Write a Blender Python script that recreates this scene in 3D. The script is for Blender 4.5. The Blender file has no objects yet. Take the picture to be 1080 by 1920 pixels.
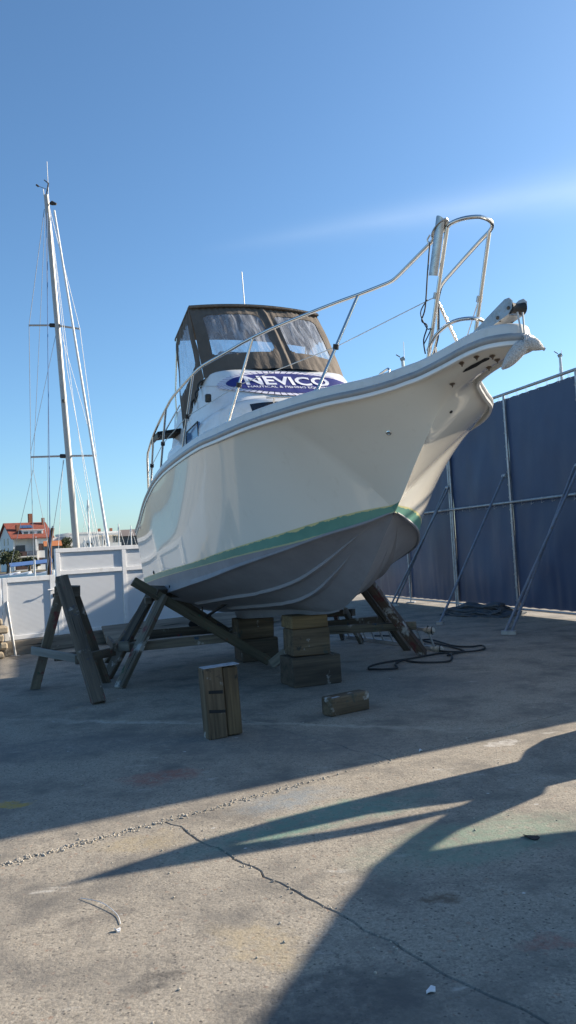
import bpy, bmesh, math, random
from math import sin, cos, tan, pi, radians, sqrt, atan2
from mathutils import Vector, Matrix, noise
random.seed(7)
scn = bpy.context.scene
COL = scn.collection

# ------------------------------------------------------------------ camera
PITCH, ROLL = 0.04459, 0.05794
cF = Vector((0, cos(PITCH), sin(PITCH)))
U0 = Vector((0, -sin(PITCH), cos(PITCH))); R0 = Vector((1, 0, 0))
cR = R0*cos(ROLL) - U0*sin(ROLL); cU = U0*cos(ROLL) + R0*sin(ROLL)
cam = bpy.data.cameras.new('camera'); camo = bpy.data.objects.new('camera', cam); COL.objects.link(camo)
m = Matrix((cR, cU, -cF)).transposed().to_4x4(); m.translation = (0, 0, 1.65)
camo.matrix_world = m
cam.sensor_fit = 'VERTICAL'; cam.sensor_height = 24; cam.lens = 24*1500/1920
cam.clip_start = 0.05; cam.clip_end = 12000
scn.camera = camo

# ------------------------------------------------------------------ sky and sun
SUN_AZ, SUN_EL = radians(63.0), radians(24.0)
w = bpy.data.worlds.new('World'); scn.world = w; w.use_nodes = True
nt = w.node_tree; nt.nodes.clear()
sky = nt.nodes.new('ShaderNodeTexSky'); sky.sky_type = 'NISHITA'; sky.sun_disc = False
sky.sun_elevation = SUN_EL; sky.sun_rotation = SUN_AZ
sky.altitude = 0; sky.air_density = 0.95; sky.dust_density = 0.8; sky.ozone_density = 6.0
bg = nt.nodes.new('ShaderNodeBackground'); bg.inputs[1].default_value = 0.092
wo = nt.nodes.new('ShaderNodeOutputWorld')
tint = nt.nodes.new('ShaderNodeMix'); tint.data_type = 'RGBA'; tint.blend_type = 'MULTIPLY'; tint.inputs[0].default_value = 1; tint.inputs[7].default_value = (.98, 1.045, .975, 1)   # clear sea air: a shade bluer
nt.links.new(sky.outputs[0], tint.inputs[6])
# a streak of sun flare painted into the sky colour, fanning out towards the sun
def wn_(kind, **kw):
    n = nt.nodes.new(kind)
    for k, v in kw.items(): setattr(n, k, v)
    return n
def wm(op, a, b=None, c=None):
    n = wn_('ShaderNodeMath', operation=op)
    for i, v in enumerate((a, b, c)):
        if v is None: continue
        if hasattr(v, 'links'): nt.links.new(v, n.inputs[i])
        else: n.inputs[i].default_value = v
    return n.outputs[0]
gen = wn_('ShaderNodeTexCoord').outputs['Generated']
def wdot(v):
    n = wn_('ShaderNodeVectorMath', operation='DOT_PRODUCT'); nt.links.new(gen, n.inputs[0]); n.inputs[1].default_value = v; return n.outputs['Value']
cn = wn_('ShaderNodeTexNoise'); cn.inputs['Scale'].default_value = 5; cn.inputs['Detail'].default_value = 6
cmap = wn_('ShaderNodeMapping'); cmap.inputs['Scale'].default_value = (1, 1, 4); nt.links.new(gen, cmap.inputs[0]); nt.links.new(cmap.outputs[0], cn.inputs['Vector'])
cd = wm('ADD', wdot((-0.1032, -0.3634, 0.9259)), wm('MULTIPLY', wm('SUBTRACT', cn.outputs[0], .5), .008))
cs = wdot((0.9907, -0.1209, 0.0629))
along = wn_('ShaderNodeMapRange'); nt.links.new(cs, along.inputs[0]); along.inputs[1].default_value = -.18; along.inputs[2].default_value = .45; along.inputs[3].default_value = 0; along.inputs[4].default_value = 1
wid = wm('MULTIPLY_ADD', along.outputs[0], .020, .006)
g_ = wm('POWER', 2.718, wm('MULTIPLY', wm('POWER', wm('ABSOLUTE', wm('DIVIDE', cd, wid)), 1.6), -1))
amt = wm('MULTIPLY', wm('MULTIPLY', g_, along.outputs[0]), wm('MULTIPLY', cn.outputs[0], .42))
flare = nt.nodes.new('ShaderNodeMix'); flare.data_type = 'RGBA'; flare.inputs[7].default_value = (7.5, 8.0, 8.4, 1)
nt.links.new(amt, flare.inputs[0]); nt.links.new(tint.outputs[2], flare.inputs[6]); nt.links.new(flare.outputs[2], bg.inputs[0]); nt.links.new(bg.outputs[0], wo.inputs[0])
S = Vector((sin(SUN_AZ)*cos(SUN_EL), cos(SUN_AZ)*cos(SUN_EL), sin(SUN_EL)))
sl = bpy.data.lights.new('sun', 'SUN'); sl.energy = 5.0; sl.angle = radians(0.6); sl.color = (1.0, 0.87, 0.70)
so = bpy.data.objects.new('sun', sl); COL.objects.link(so)
so.rotation_euler = (-S).to_track_quat('-Z', 'Y').to_euler(); so.location = S*60
vs = scn.view_settings; vs.view_transform = 'Standard'; vs.look = 'None'; vs.exposure = 1.14; vs.gamma = 1; vs.use_curve_mapping = False

# ------------------------------------------------------------------ materials
MATS = {}
def nodes_of(name):
    mt = bpy.data.materials.new(name); mt.use_nodes = True
    t = mt.node_tree; b = t.nodes['Principled BSDF']; return mt, t, b
def N(t, kind, **kw):
    n = t.nodes.new(kind)
    for k, v in kw.items():
        if k.startswith('i_'):
            n.inputs[k[2:].replace('_', ' ')].default_value = v
        else: setattr(n, k, v)
    return n
def L(t, a, b): t.links.new(a, b)
def ramp(t, src, p0, p1, c0=(0, 0, 0, 1), c1=(1, 1, 1, 1)):
    r = N(t, 'ShaderNodeValToRGB'); e = r.color_ramp.elements
    e[0].position, e[1].position = p0, p1; e[0].color, e[1].color = c0, c1
    L(t, src, r.inputs[0]); return r.outputs[0]
def mixc(t, fac, a, b, blend='MIX'):
    mx = N(t, 'ShaderNodeMix', data_type='RGBA', blend_type=blend)
    for sock, v in ((mx.inputs[0], fac), (mx.inputs[6], a), (mx.inputs[7], b)):
        if hasattr(v, 'links'): L(t, v, sock)
        elif isinstance(v, (int, float)): sock.default_value = v
        else: sock.default_value = (*v[:3], 1)
    return mx.outputs[2]
def noise_(t, co, scale, detail=4, rough=.55, dist=0.0):
    n = N(t, 'ShaderNodeTexNoise'); n.inputs['Scale'].default_value = scale
    n.inputs['Detail'].default_value = detail; n.inputs['Roughness'].default_value = rough
    n.inputs['Distortion'].default_value = dist
    L(t, co, n.inputs['Vector']); return n.outputs[0]
def mapping(t, co, scale=(1, 1, 1), loc=(0, 0, 0)):
    n = N(t, 'ShaderNodeMapping'); n.inputs['Scale'].default_value = scale; n.inputs['Location'].default_value = loc
    L(t, co, n.inputs[0]); return n.outputs[0]
def bump(t, b, h, strength, dist):
    n = N(t, 'ShaderNodeBump'); n.inputs['Strength'].default_value = strength; n.inputs['Distance'].default_value = dist
    L(t, h, n.inputs['Height']); L(t, n.outputs[0], b.inputs['Normal']); return n
def plain(name, col, rough=.5, metal=0, var=.15, scale=6, bmp=0, bscale=60, coat=0, dirt=None, spec=.5, trans=0):
    """painted or plain stuff with slight colour variation, wear and fine relief"""
    if name in MATS: return MATS[name]
    mt, t, b = nodes_of(name)
    co = N(t, 'ShaderNodeTexCoord').outputs['Object']
    n1 = noise_(t, co, scale, 5)
    c = mixc(t, ramp(t, n1, .3, .7), [x*(1-var) for x in col], [min(1, x*(1+var)) for x in col])
    if dirt:
        n2 = noise_(t, co, scale*2.7, 7, .65)
        c = mixc(t, ramp(t, n2, .52, .72), c, dirt)
    L(t, c, b.inputs['Base Color'])
    r = N(t, 'ShaderNodeMapRange'); L(t, noise_(t, co, scale*3, 4), r.inputs[0])
    r.inputs[3].default_value = max(.02, rough-.08); r.inputs[4].default_value = min(1, rough+.08)
    L(t, r.outputs[0], b.inputs['Roughness'])
    b.inputs['Metallic'].default_value = metal; b.inputs['Coat Weight'].default_value = coat
    b.inputs['Coat Roughness'].default_value = .04
    b.inputs['Specular IOR Level'].default_value = spec
    if bmp: bump(t, b, noise_(t, co, bscale, 4), bmp, .004)
    MATS[name] = mt; return mt
def wood(name, c0, c1, paint=None, pamt=.6, rough=.8):
    if name in MATS: return MATS[name]
    mt, t, b = nodes_of(name)
    tc = N(t, 'ShaderNodeTexCoord').outputs['Object']
    oi = N(t, 'ShaderNodeObjectInfo').outputs['Random']
    ad = N(t, 'ShaderNodeVectorMath', operation='ADD'); L(t, tc, ad.inputs[0])
    cb = N(t, 'ShaderNodeCombineXYZ'); ml = N(t, 'ShaderNodeMath', operation='MULTIPLY'); ml.inputs[1].default_value = 37
    L(t, oi, ml.inputs[0])
    for i in range(3): L(t, ml.outputs[0], cb.inputs[i])
    L(t, cb.outputs[0], ad.inputs[1]); co = ad.outputs[0]
    g = noise_(t, mapping(t, co, (1.6, 38, 38)), 1.0, 6, .6, .4)
    g2 = noise_(t, mapping(t, co, (.8, 9, 9)), 1.0, 4)
    c = mixc(t, ramp(t, g, .3, .7), c0, c1)
    c = mixc(t, ramp(t, g2, .35, .7), c, [x*.55 for x in c0])
    crack = ramp(t, noise_(t, mapping(t, co, (.9, 30, 30), (3, 1, 2)), 1.0, 3, .5), .30, .36)
    c = mixc(t, crack, (.012, .01, .008), c)
    if paint:
        for k, pc in enumerate(paint):
            pm = ramp(t, noise_(t, mapping(t, co, (1, 1, 1), (5*k+1, 3*k, k)), 4.5, 6, .65), pamt, pamt+.08)
            c = mixc(t, pm, c, pc)
    L(t, c, b.inputs['Base Color']); b.inputs['Roughness'].default_value = rough
    ma = N(t, 'ShaderNodeMath', operation='ADD'); L(t, g, ma.inputs[0]); L(t, crack, ma.inputs[1])
    bump(t, b, ma.outputs[0], .7, .006)
    MATS[name] = mt; return mt

STEEL = plain('stainless_steel', (.62, .61, .59), .16, 1, .06, 12)
GALV = plain('galvanised_steel', (.38, .40, .42), .45, .75, .2, 9, dirt=(.30, .28, .25), bmp=.1)
PIPE = plain('grey_pipe', (.17, .21, .27), .5, .3, .2, 5, dirt=(.16, .15, .14))
ALU = plain('aluminium', (.5, .5, .49), .38, .9, .2, 9, dirt=(.33, .32, .3))
BLACK = plain('black_plastic', (.012, .012, .013), .45, 0, .2, 20)
RUBBER = plain('black_rubber', (.02, .02, .021), .7, 0, .2, 20)
WHITE_GEL = plain('white_gelcoat', (.78, .78, .76), .22, 0, .03, 3, coat=.35, dirt=(.70, .69, .65))
WHITE_PAINT = plain('white_paint', (.76, .77, .78), .4, 0, .04, 3, dirt=(.62, .62, .6))
SLEEPER = wood('tarred_timber', (.105, .072, .042), (.215, .155, .092), [(.028, .024, .02), (.40, .39, .37), (.05, .06, .05)], .60)
SLEEPER2 = wood('dark_timber', (.062, .048, .036), (.13, .10, .068), [(.02, .03, .05), (.30, .29, .28)], .65)
TRESTLE = wood('weathered_timber', (.14, .12, .095), (.27, .235, .18), [(.03, .08, .15), (.42, .42, .40), (.05, .10, .07), (.16, .05, .05)], .60)
TRESTLE2 = wood('stained_timber', (.085, .07, .056), (.19, .155, .115), [(.02, .035, .08), (.38, .38, .37), (.16, .04, .04)], .60)
REDWOOD = wood('red_painted_timber', (.09, .06, .045), (.16, .11, .08), [(.13, .03, .03), (.45, .45, .44)], .56)
GREENWOOD = wood('green_stained_timber', (.08, .075, .05), (.17, .145, .10), [(.04, .12, .08), (.16, .05, .03)], .60)
BOARD = wood('grey_board', (.20, .18, .15), (.30, .275, .23), None)

# ------------------------------------------------------------------ builders
WM = {}
def tag(o, label=None, cat=None, group=None, kind=None):
    if label: o['label'] = label
    if cat: o['category'] = cat
    if group: o['group'] = group
    if kind: o['kind'] = kind
    return o
def empty(name, label, cat, loc=(0, 0, 0), mat=None, group=None):
    o = bpy.data.objects.new(name, None); COL.objects.link(o)
    M = mat if mat is not None else Matrix.Translation(loc)
    o.matrix_basis = M; WM[o.name] = M; o.empty_display_size = .1
    return tag(o, label, cat, group)
def link(name, me, parent=None, M=None, mat=None):
    """world matrix M; parent's world matrix known"""
    o = bpy.data.objects.new(name, me); COL.objects.link(o)
    M = M if M is not None else Matrix.Identity(4)
    WM[o.name] = M
    if parent is not None:
        o.parent = parent; o.matrix_basis = WM[parent.name].inverted() @ M
    else: o.matrix_basis = M
    if mat is not None:
        me.materials.clear(); me.materials.append(mat)
    return o
def finish(bm, sharp=38, smooth=True):
    bmesh.ops.recalc_face_normals(bm, faces=bm.faces[:])
    for f in bm.faces: f.smooth = smooth
    if smooth:
        a = radians(sharp)
        for e in bm.edges:
            if len(e.link_faces) == 2 and e.calc_face_angle(0) > a: e.smooth = False
    me = bpy.data.meshes.new('mesh'); bm.to_mesh(me); bm.free(); return me
def raw(verts, faces, sharp=38, merge=0, smooth=True):
    bm = bmesh.new(); vv = [bm.verts.new(v) for v in verts]
    for f in faces:
        try: bm.faces.new([vv[i] for i in f])
        except ValueError: pass
    if merge: bmesh.ops.remove_doubles(bm, verts=bm.verts[:], dist=merge)
    return finish(bm, sharp, smooth)
def grid(fn, nu, nv, closeu=False):
    vs = [fn(i/(nu-1 if not closeu else nu), j/(nv-1)) for i in range(nu) for j in range(nv)]
    fs = []
    for i in range(nu if closeu else nu-1):
        for j in range(nv-1):
            a = i*nv+j; b2 = ((i+1) % nu)*nv+j
            fs.append((a, b2, b2+1, a+1))
    return vs, fs
def tube_data(pts, r, n=10, cap=True, sq=None):
    pts = [Vector(p) for p in pts]; vs, fs = [], []
    tang = []
    for i in range(len(pts)):
        a = pts[max(0, i-1)]; b2 = pts[min(len(pts)-1, i+1)]; tang.append((b2-a).normalized())
    up = Vector((0, 0, 1)) if abs(tang[0].z) < .9 else Vector((1, 0, 0))
    nrm = (up - tang[0]*up.dot(tang[0])).normalized()
    for i, p in enumerate(pts):
        t = tang[i]; nrm = (nrm - t*nrm.dot(t)).normalized(); bn = t.cross(nrm)
        rr = r[i] if isinstance(r, (list, tuple)) else r
        for k in range(n):
            a = 2*pi*k/n; vs.append(p + nrm*(rr*cos(a)) + bn*(rr*sin(a)*(sq or 1)))
    for i in range(len(pts)-1):
        for k in range(n):
            a = i*n+k; b2 = i*n+(k+1) % n; fs.append((a, b2, b2+n, a+n))
    if cap:
        fs.append(tuple(range(n))[::-1]); fs.append(tuple(range((len(pts)-1)*n, len(pts)*n)))
    return vs, fs
def tube(name, pts, r, mat, parent=None, n=10, base=None, sq=None):
    M = WM[parent.name] if parent is not None else Matrix.Translation(base or (0, 0, 0))
    if parent is None:
        off = Vector(base or (0, 0, 0)); pts = [Vector(p)-off for p in pts]
    v, f = tube_data(pts, r, n, True, sq)
    return link(name, raw(v, f, 50), parent, M, mat)
def wtube(name, pts, r, mat, parent, n=8):
    """tube given in world coordinates under a translated parent"""
    inv = WM[parent.name].inverted(); return tube(name, [inv @ Vector(p) for p in pts], r, mat, parent, n)
def fillet(pts, rad, n=6):
    pts = [Vector(p) for p in pts]; out = [pts[0]]
    for i in range(1, len(pts)-1):
        a, b2, c = pts[i-1], pts[i], pts[i+1]
        d1, d2 = (a-b2), (c-b2); r = min(rad, d1.length*.45, d2.length*.45)
        p, q = b2+d1.normalized()*r, b2+d2.normalized()*r
        for k in range(n+1):
            t = k/n; out.append(p*(1-t)**2 + b2*2*t*(1-t) + q*t*t)
    return out+[pts[-1]]
def smoothpath(pts, n=8):
    pts = [Vector(p) for p in pts]; out = []
    for i in range(len(pts)-1):
        p0, p1, p2, p3 = pts[max(0, i-1)], pts[i], pts[i+1], pts[min(len(pts)-1, i+2)]
        for k in range(n):
            t = k/n
            out.append(.5*((2*p1)+(p2-p0)*t+(2*p0-5*p1+4*p2-p3)*t*t+(3*p1-p0-3*p2+p3)*t**3))
    return out+[pts[-1]]
def box_mesh(sx, sy, sz, bev=.006, jit=0, seg=1, cuts=0):
    bm = bmesh.new(); bmesh.ops.create_cube(bm, size=1)
    for v in bm.verts:
        v.co = Vector((v.co.x*sx, v.co.y*sy, v.co.z*sz)) + Vector([random.uniform(-jit, jit) for _ in range(3)])
    if cuts:
        ed = [e for e in bm.edges if abs((e.verts[0].co-e.verts[1].co).normalized().x) > .8]
        bmesh.ops.subdivide_edges(bm, edges=ed, cuts=cuts)
        for v in bm.verts: v.co += Vector((0, random.uniform(-jit, jit), random.uniform(-jit, jit)))
    if bev: bmesh.ops.bevel(bm, geom=bm.edges[:], offset=bev, segments=seg, affect='EDGES', clamp_overlap=True)
    return finish(bm, 30)
def axes(x, up=(0, 0, 1)):
    x = Vector(x).normalized(); u = Vector(up)
    if abs(x.dot(u.normalized())) > .98: u = Vector((0, 1, 0))
    y = u.cross(x).normalized(); z = x.cross(y); return x, y, z
def beam(name, p0, p1, w_, h_, mat, parent=None, up=(0, 0, 1), bev=.006, jit=.003, ext=0, world=True):
    p0, p1 = Vector(p0), Vector(p1); x, y, z = axes(p1-p0, up)
    M = Matrix((x, y, z)).transposed().to_4x4(); M.translation = (p0+p1)/2
    if not world: M = WM[parent.name] @ M
    return link(name, box_mesh((p1-p0).length+ext, w_, h_, bev, jit), parent, M, mat)
def block(name, loc, size, mat, parent=None, rotz=0, tilt=(0, 0), bev=.006, jit=.002, world=True):
    M = Matrix.Translation(loc) @ Matrix.Rotation(rotz, 4, 'Z') @ Matrix.Rotation(tilt[0], 4, 'X') @ Matrix.Rotation(tilt[1], 4, 'Y')
    if not world: M = WM[parent.name] @ M
    return link(name, box_mesh(*size, bev, jit), parent, M, mat)
def lathe(name, prof, mat, parent=None, M=None, n=20):
    vs = [(r*cos(2*pi*k/n), r*sin(2*pi*k/n), z) for r, z in prof for k in range(n)]
    fs = [(i*n+k, i*n+(k+1) % n, (i+1)*n+(k+1) % n, (i+1)*n+k) for i in range(len(prof)-1) for k in range(n)]
    fs += [tuple(range(n))[::-1], tuple(range((len(prof)-1)*n, len(prof)*n))]
    return link(name, raw(vs, fs, 40), parent, M, mat)
def pchip(xs, ys):
    n = len(xs); h = [xs[i+1]-xs[i] for i in range(n-1)]; d = [(ys[i+1]-ys[i])/h[i] for i in range(n-1)]
    mm = [0]*n; mm[0], mm[-1] = d[0], d[-1]
    for i in range(1, n-1):
        if d[i-1]*d[i] > 0:
            w1, w2 = 2*h[i]+h[i-1], h[i]+2*h[i-1]; mm[i] = (w1+w2)/(w1/d[i-1]+w2/d[i])
    def g(x):
        x = min(max(x, xs[0]), xs[-1]); i = 0
        while i < n-2 and x > xs[i+1]: i += 1
        t = (x-xs[i])/h[i]
        return ys[i]*(2*t**3-3*t*t+1)+h[i]*mm[i]*(t**3-2*t*t+t)+ys[i+1]*(3*t*t-2*t**3)+h[i]*mm[i+1]*(t**3-t*t)
    return g
def lerp(a, b2, t): return a+(b2-a)*t
# ------------------------------------------------------------------ ground
def concrete():
    mt, t, b = nodes_of('yard_concrete')
    pos = N(t, 'ShaderNodeNewGeometry').outputs['Position']
    wob = N(t, 'ShaderNodeTexNoise'); wob.inputs['Scale'].default_value = 3.2; wob.inputs['Detail'].default_value = 6
    wob.inputs['Roughness'].default_value = .7; L(t, pos, wob.inputs['Vector'])
    sub = N(t, 'ShaderNodeVectorMath', operation='SUBTRACT'); L(t, wob.outputs['Color'], sub.inputs[0]); sub.inputs[1].default_value = (.5, .5, .5)
    sc = N(t, 'ShaderNodeVectorMath', operation='SCALE'); L(t, sub.outputs[0], sc.inputs[0]); sc.inputs['Scale'].default_value = .55
    ad = N(t, 'ShaderNodeVectorMath', operation='ADD'); L(t, pos, ad.inputs[0]); L(t, sc.outputs[0], ad.inputs[1])
    flat = N(t, 'ShaderNodeVectorMath', operation='MULTIPLY'); L(t, ad.outputs[0], flat.inputs[0]); flat.inputs[1].default_value = (1, 1, 0)
    c = mixc(t, ramp(t, noise_(t, pos, .9, 6, .6), .3, .7), (.225, .20, .165), (.345, .305, .25))
    c = mixc(t, ramp(t, noise_(t, mapping(t, pos, (1, 1, 1), (9, 4, 0)), .33, 5, .6), .42, .68), c, (.235, .225, .205))
    # aggregate: light and dark stones a centimetre across
    vo = N(t, 'ShaderNodeTexVoronoi'); vo.inputs['Scale'].default_value = 68; vo.inputs['Randomness'].default_value = 1; L(t, pos, vo.inputs['Vector'])
    sepc = N(t, 'ShaderNodeSeparateColor'); L(t, vo.outputs['Color'], sepc.inputs[0])
    c = mixc(t, .42, c, mixc(t, ramp(t, sepc.outputs[0], .0, 1), (.09, .08, .07), (.54, .495, .415)))
    c = mixc(t, ramp(t, sepc.outputs[1], .93, .94), c, (.085, .08, .075))
    c = mixc(t, ramp(t, sepc.outputs[2], .985, .99), c, (.24, .14, .10))
    sp = ramp(t, noise_(t, pos, 22, 5, .7), .64, .70)
    c = mixc(t, sp, c, (.09, .085, .08))
    fine = ramp(t, noise_(t, pos, 85, 4, .85), .30, .72)
    c = mixc(t, .55, c, mixc(t, fine, (.085, .075, .06), (.52, .465, .38)))
    pit = N(t, 'ShaderNodeTexVoronoi'); pit.inputs['Scale'].default_value = 24; L(t, pos, pit.inputs['Vector'])
    c = mixc(t, ramp(t, pit.outputs['Distance'], .10, .16), (.075, .07, .065), c)
    big = noise_(t, mapping(t, pos, (1, 1, 1), (3, 8, 0)), 1.7, 7, .7)
    c = mixc(t, ramp(t, big, .46, .66), c, (.15, .14, .125))
    c = mixc(t, ramp(t, noise_(t, mapping(t, pos, (1, 3, 1), (1, 2, 0)), 2.2, 6, .7), .62, .74), c, (.45, .43, .39))
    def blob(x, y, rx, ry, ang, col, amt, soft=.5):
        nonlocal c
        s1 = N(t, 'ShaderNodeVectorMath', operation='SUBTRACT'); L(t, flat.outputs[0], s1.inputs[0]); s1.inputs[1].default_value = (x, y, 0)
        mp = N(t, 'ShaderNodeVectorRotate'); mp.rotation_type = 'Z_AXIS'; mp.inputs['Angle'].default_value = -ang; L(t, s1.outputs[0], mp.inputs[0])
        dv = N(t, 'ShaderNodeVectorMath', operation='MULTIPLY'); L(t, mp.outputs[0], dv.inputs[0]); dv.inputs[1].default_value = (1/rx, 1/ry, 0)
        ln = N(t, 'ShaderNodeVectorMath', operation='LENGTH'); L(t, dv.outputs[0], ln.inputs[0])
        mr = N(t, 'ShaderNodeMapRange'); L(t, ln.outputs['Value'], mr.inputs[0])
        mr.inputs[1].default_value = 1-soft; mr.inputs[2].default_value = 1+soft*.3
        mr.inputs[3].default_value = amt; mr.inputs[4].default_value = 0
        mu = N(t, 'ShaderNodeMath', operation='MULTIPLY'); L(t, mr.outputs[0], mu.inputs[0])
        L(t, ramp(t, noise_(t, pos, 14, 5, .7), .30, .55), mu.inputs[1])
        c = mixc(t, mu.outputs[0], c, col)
    # paint drips and oil stains left on the yard
    blob(.05, 4.9, .95, .2, .55, (.13, .25, .20), .75); blob(.95, 4.45, .75, .32, .4, (.17, .26, .20), .65)
    blob(-.12, 5.35, .4, .22, .5, (.19, .23, .26), .6); blob(-.95, 4.72, .28, .16, .3, (.36, .29, .17), .42)
    blob(-.22, 3.45, .30, .12, -.8, (.36, .29, .17), .42); blob(-1.05, 6.05, .32, .2, .3, (.30, .10, .075), .6)
    blob(-.62, 3.15, .17, .1, .6, (.085, .08, .075), .8); blob(-1.0, 3.75, .2, .08, .4, (.12, .11, .10), .6)
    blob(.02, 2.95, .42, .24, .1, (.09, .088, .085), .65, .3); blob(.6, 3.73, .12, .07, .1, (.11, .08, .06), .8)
    blob(-2.08, 5.6, .22, .1, .2, (.45, .30, .06), .8, .2); blob(-.2, 6.9, 1.6, .5, -.3, (.15, .145, .14), .6)
    blob(-2.2, 7.2, 1.2, .5, .2, (.15, .145, .14), .6); blob(1.5, 9.2, 1.2, .7, .2, (.15, .145, .14), .5)
    blob(-.35, 4.55, .2, .1, .2, (.12, .11, .10), .5); blob(.95, 3.3, .16, .06, .1, (.30, .10, .08), .5)
    blob(1.6, 6.45, .14, .08, .4, (.5, .48, .45), .7, .2); blob(-1.75, 8.1, .6, .06, -.3, (.5, .47, .42), .5)
    blob(-.9, 7.85, 2.8, .07, -.33, (.46, .43, .36), .45); blob(.8, 7.2, 1.2, .06, -.4, (.46, .43, .36), .35)
    # scattered white paint flecks
    c = mixc(t, ramp(t, noise_(t, mapping(t, pos, (2.4, 5, 1), (2, 7, 1)), 4, 3, .5), .74, .76), c, (.58, .58, .56))
    L(t, c, b.inputs['Base Color']); b.inputs['Roughness'].default_value = .88
    b.inputs['Specular IOR Level'].default_value = .3
    h1 = N(t, 'ShaderNodeMath', operation='MULTIPLY_ADD'); L(t, noise_(t, pos, 55, 5, .7), h1.inputs[0]); h1.inputs[1].default_value = .9
    h2 = N(t, 'ShaderNodeMath', operation='MULTIPLY_ADD'); L(t, vo.outputs['Distance'], h2.inputs[0]); h2.inputs[1].default_value = -.22
    L(t, noise_(t, pos, 7, 5, .6), h2.inputs[2]); L(t, h2.outputs[0], h1.inputs[2])
    bump(t, b, h1.outputs[0], .6, .007)
    return mt
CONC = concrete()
DIRT = plain('joint_dirt', (.07, .065, .055), .95, 0, .4, 8, bmp=.6, bscale=40)
# the yard: one thick quay sheet with concrete slabs on it
quay = link('ground', box_mesh(240, 234, 1.5, 0), None, Matrix.Translation((0, -83, -.785)), DIRT); tag(quay, kind='structure')
ex, ey = Vector((.815, .579, 0)), Vector((-.579, .815, 0)); J0 = Vector((-.87, 5.05, 0))
def slab(u0, u1, v0, v1):
    pts = []
    def edge(a, b2, n):
        for k in range(n):
            p = a+(b2-a)*(k/n); near = (p-Vector((0, 4.5, 0))).length < 7
            rg = .034 if near else .008
            pts.append(p+Vector((noise.noise(p*5)*rg, noise.noise(p*5+Vector((7, 0, 0)))*rg, 0)) + Vector((noise.noise(p*19)*rg*.5, noise.noise(p*21)*rg*.5, 0)))
    g = .0022
    c = [J0+ex*(u0+g)+ey*(v0+g), J0+ex*(u1-g)+ey*(v0+g), J0+ex*(u1-g)+ey*(v1-g), J0+ex*(u0+g)+ey*(v1-g)]
    near = min((q-Vector((0, 4.5, 0))).length for q in c) < 5.5
    n = 60 if near else 8
    for i in range(4): edge(c[i], c[(i+1) % 4], n)
    ctr = sum(c, Vector())/4
    bm = bmesh.new(); k = len(pts)
    top = [bm.verts.new((p-ctr)*(1-.0028)) for p in pts]; rim = [bm.verts.new((p-ctr)+Vector((0, 0, -.007))) for p in pts]
    low = [bm.verts.new((p-ctr)+Vector((0, 0, -.03))) for p in pts]
    bm.faces.new(top)
    for i in range(k):
        j = (i+1) % k
        bm.faces.new((top[i], rim[i], rim[j], top[j])); bm.faces.new((rim[i], low[i], low[j], rim[j]))
    bmesh.ops.triangulate(bm, faces=[f for f in bm.faces if len(f.verts) > 4])
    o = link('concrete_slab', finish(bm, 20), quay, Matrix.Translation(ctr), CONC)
for v in range(-3, 6):
    for u in range(-5, 7):
        off = 0 if v < 0 else 1.9
        u0, v0 = u*4.4+off, v*4.2
        ctr = J0+ex*(u0+2.2)+ey*(v0+2.1)
        if -14 < ctr.x < 16 and -4 < ctr.y < 30.5: slab(u0, u0+4.4, v0, v0+4.2)
FAR = link('far_paving', box_mesh(236, 230, .02, 0), quay, Matrix.Translation((0, -83, -.028)), plain('far_concrete', (.30, .28, .245), .9, 0, .2, .5, bmp=.3))
# loose grit along the broken joint and strewn about
bm = bmesh.new()
def stone(p, r):
    mm = Matrix.Translation(p) @ Matrix.Rotation(random.uniform(0, 6), 4, 'Z') @ Matrix.Diagonal((r, r*random.uniform(.6, 1), r*random.uniform(.5, .8), 1))
    bmesh.ops.create_icosphere(bm, subdivisions=1, radius=1, matrix=mm)
for k in range(420):
    t_ = random.betavariate(1.1, 1.6)*2.2-1.05
    p = J0+ex*(t_ if k % 3 else random.uniform(-1.4, 3.5))+ey*random.gauss(0, .022)
    r = random.uniform(.004, .011); stone(p+Vector((0, 0, r*.3)), r)
for k in range(60):
    p = J0-ey*random.uniform(0, 2.2)+ex*random.gauss(0, .02); r = random.uniform(.003, .008); stone(p+Vector((0, 0, r*.3)), r)
for k in range(90):
    p = Vector((random.uniform(-2, 2.4), random.uniform(2.7, 6.5), 0)); r = random.uniform(.003, .009)*(1.7 if k < 9 else 1); stone(p+Vector((0, 0, r*.4)), r)
for v in bm.verts: v.co += Vector((noise.noise(v.co*90), noise.noise(v.co*95), noise.noise(v.co*99)))*.002
grit = link('loose_grit', finish(bm, 20, False), None, None, plain('grit', (.36, .33, .28), .9, 0, .45, 40))
tag(grit, 'loose grit and pebbles along the broken slab joint', 'grit', kind='stuff')

WATER, t, b = nodes_of('harbour_water')
b.inputs['Base Color'].default_value = (.02, .06, .08, 1); b.inputs['Roughness'].default_value = .12
pos = N(t, 'ShaderNodeNewGeometry').outputs['Position']; bump(t, b, noise_(t, mapping(t, pos, (1, .6, 1)), 1.3, 5, .6), .5, .15)
wat = link('water', raw([(-4000, -4000, -1), (4000, -4000, -1), (4000, 150, -1), (-4000, 150, -1)], [(0, 1, 2, 3)]), None, None, WATER); tag(wat, kind='structure')
land = link('shore_terrain', raw([(-6000, 118, -1.3), (6000, 118, -1.3), (6000, 122, .15), (-6000, 122, .15), (6000, 9000, .4), (-6000, 9000, .4)], [(0, 1, 2, 3), (3, 2, 4, 5)]), None, None, plain('shore_soil', (.16, .14, .09), .95, 0, .4, .15)); tag(land, kind='structure')

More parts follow.
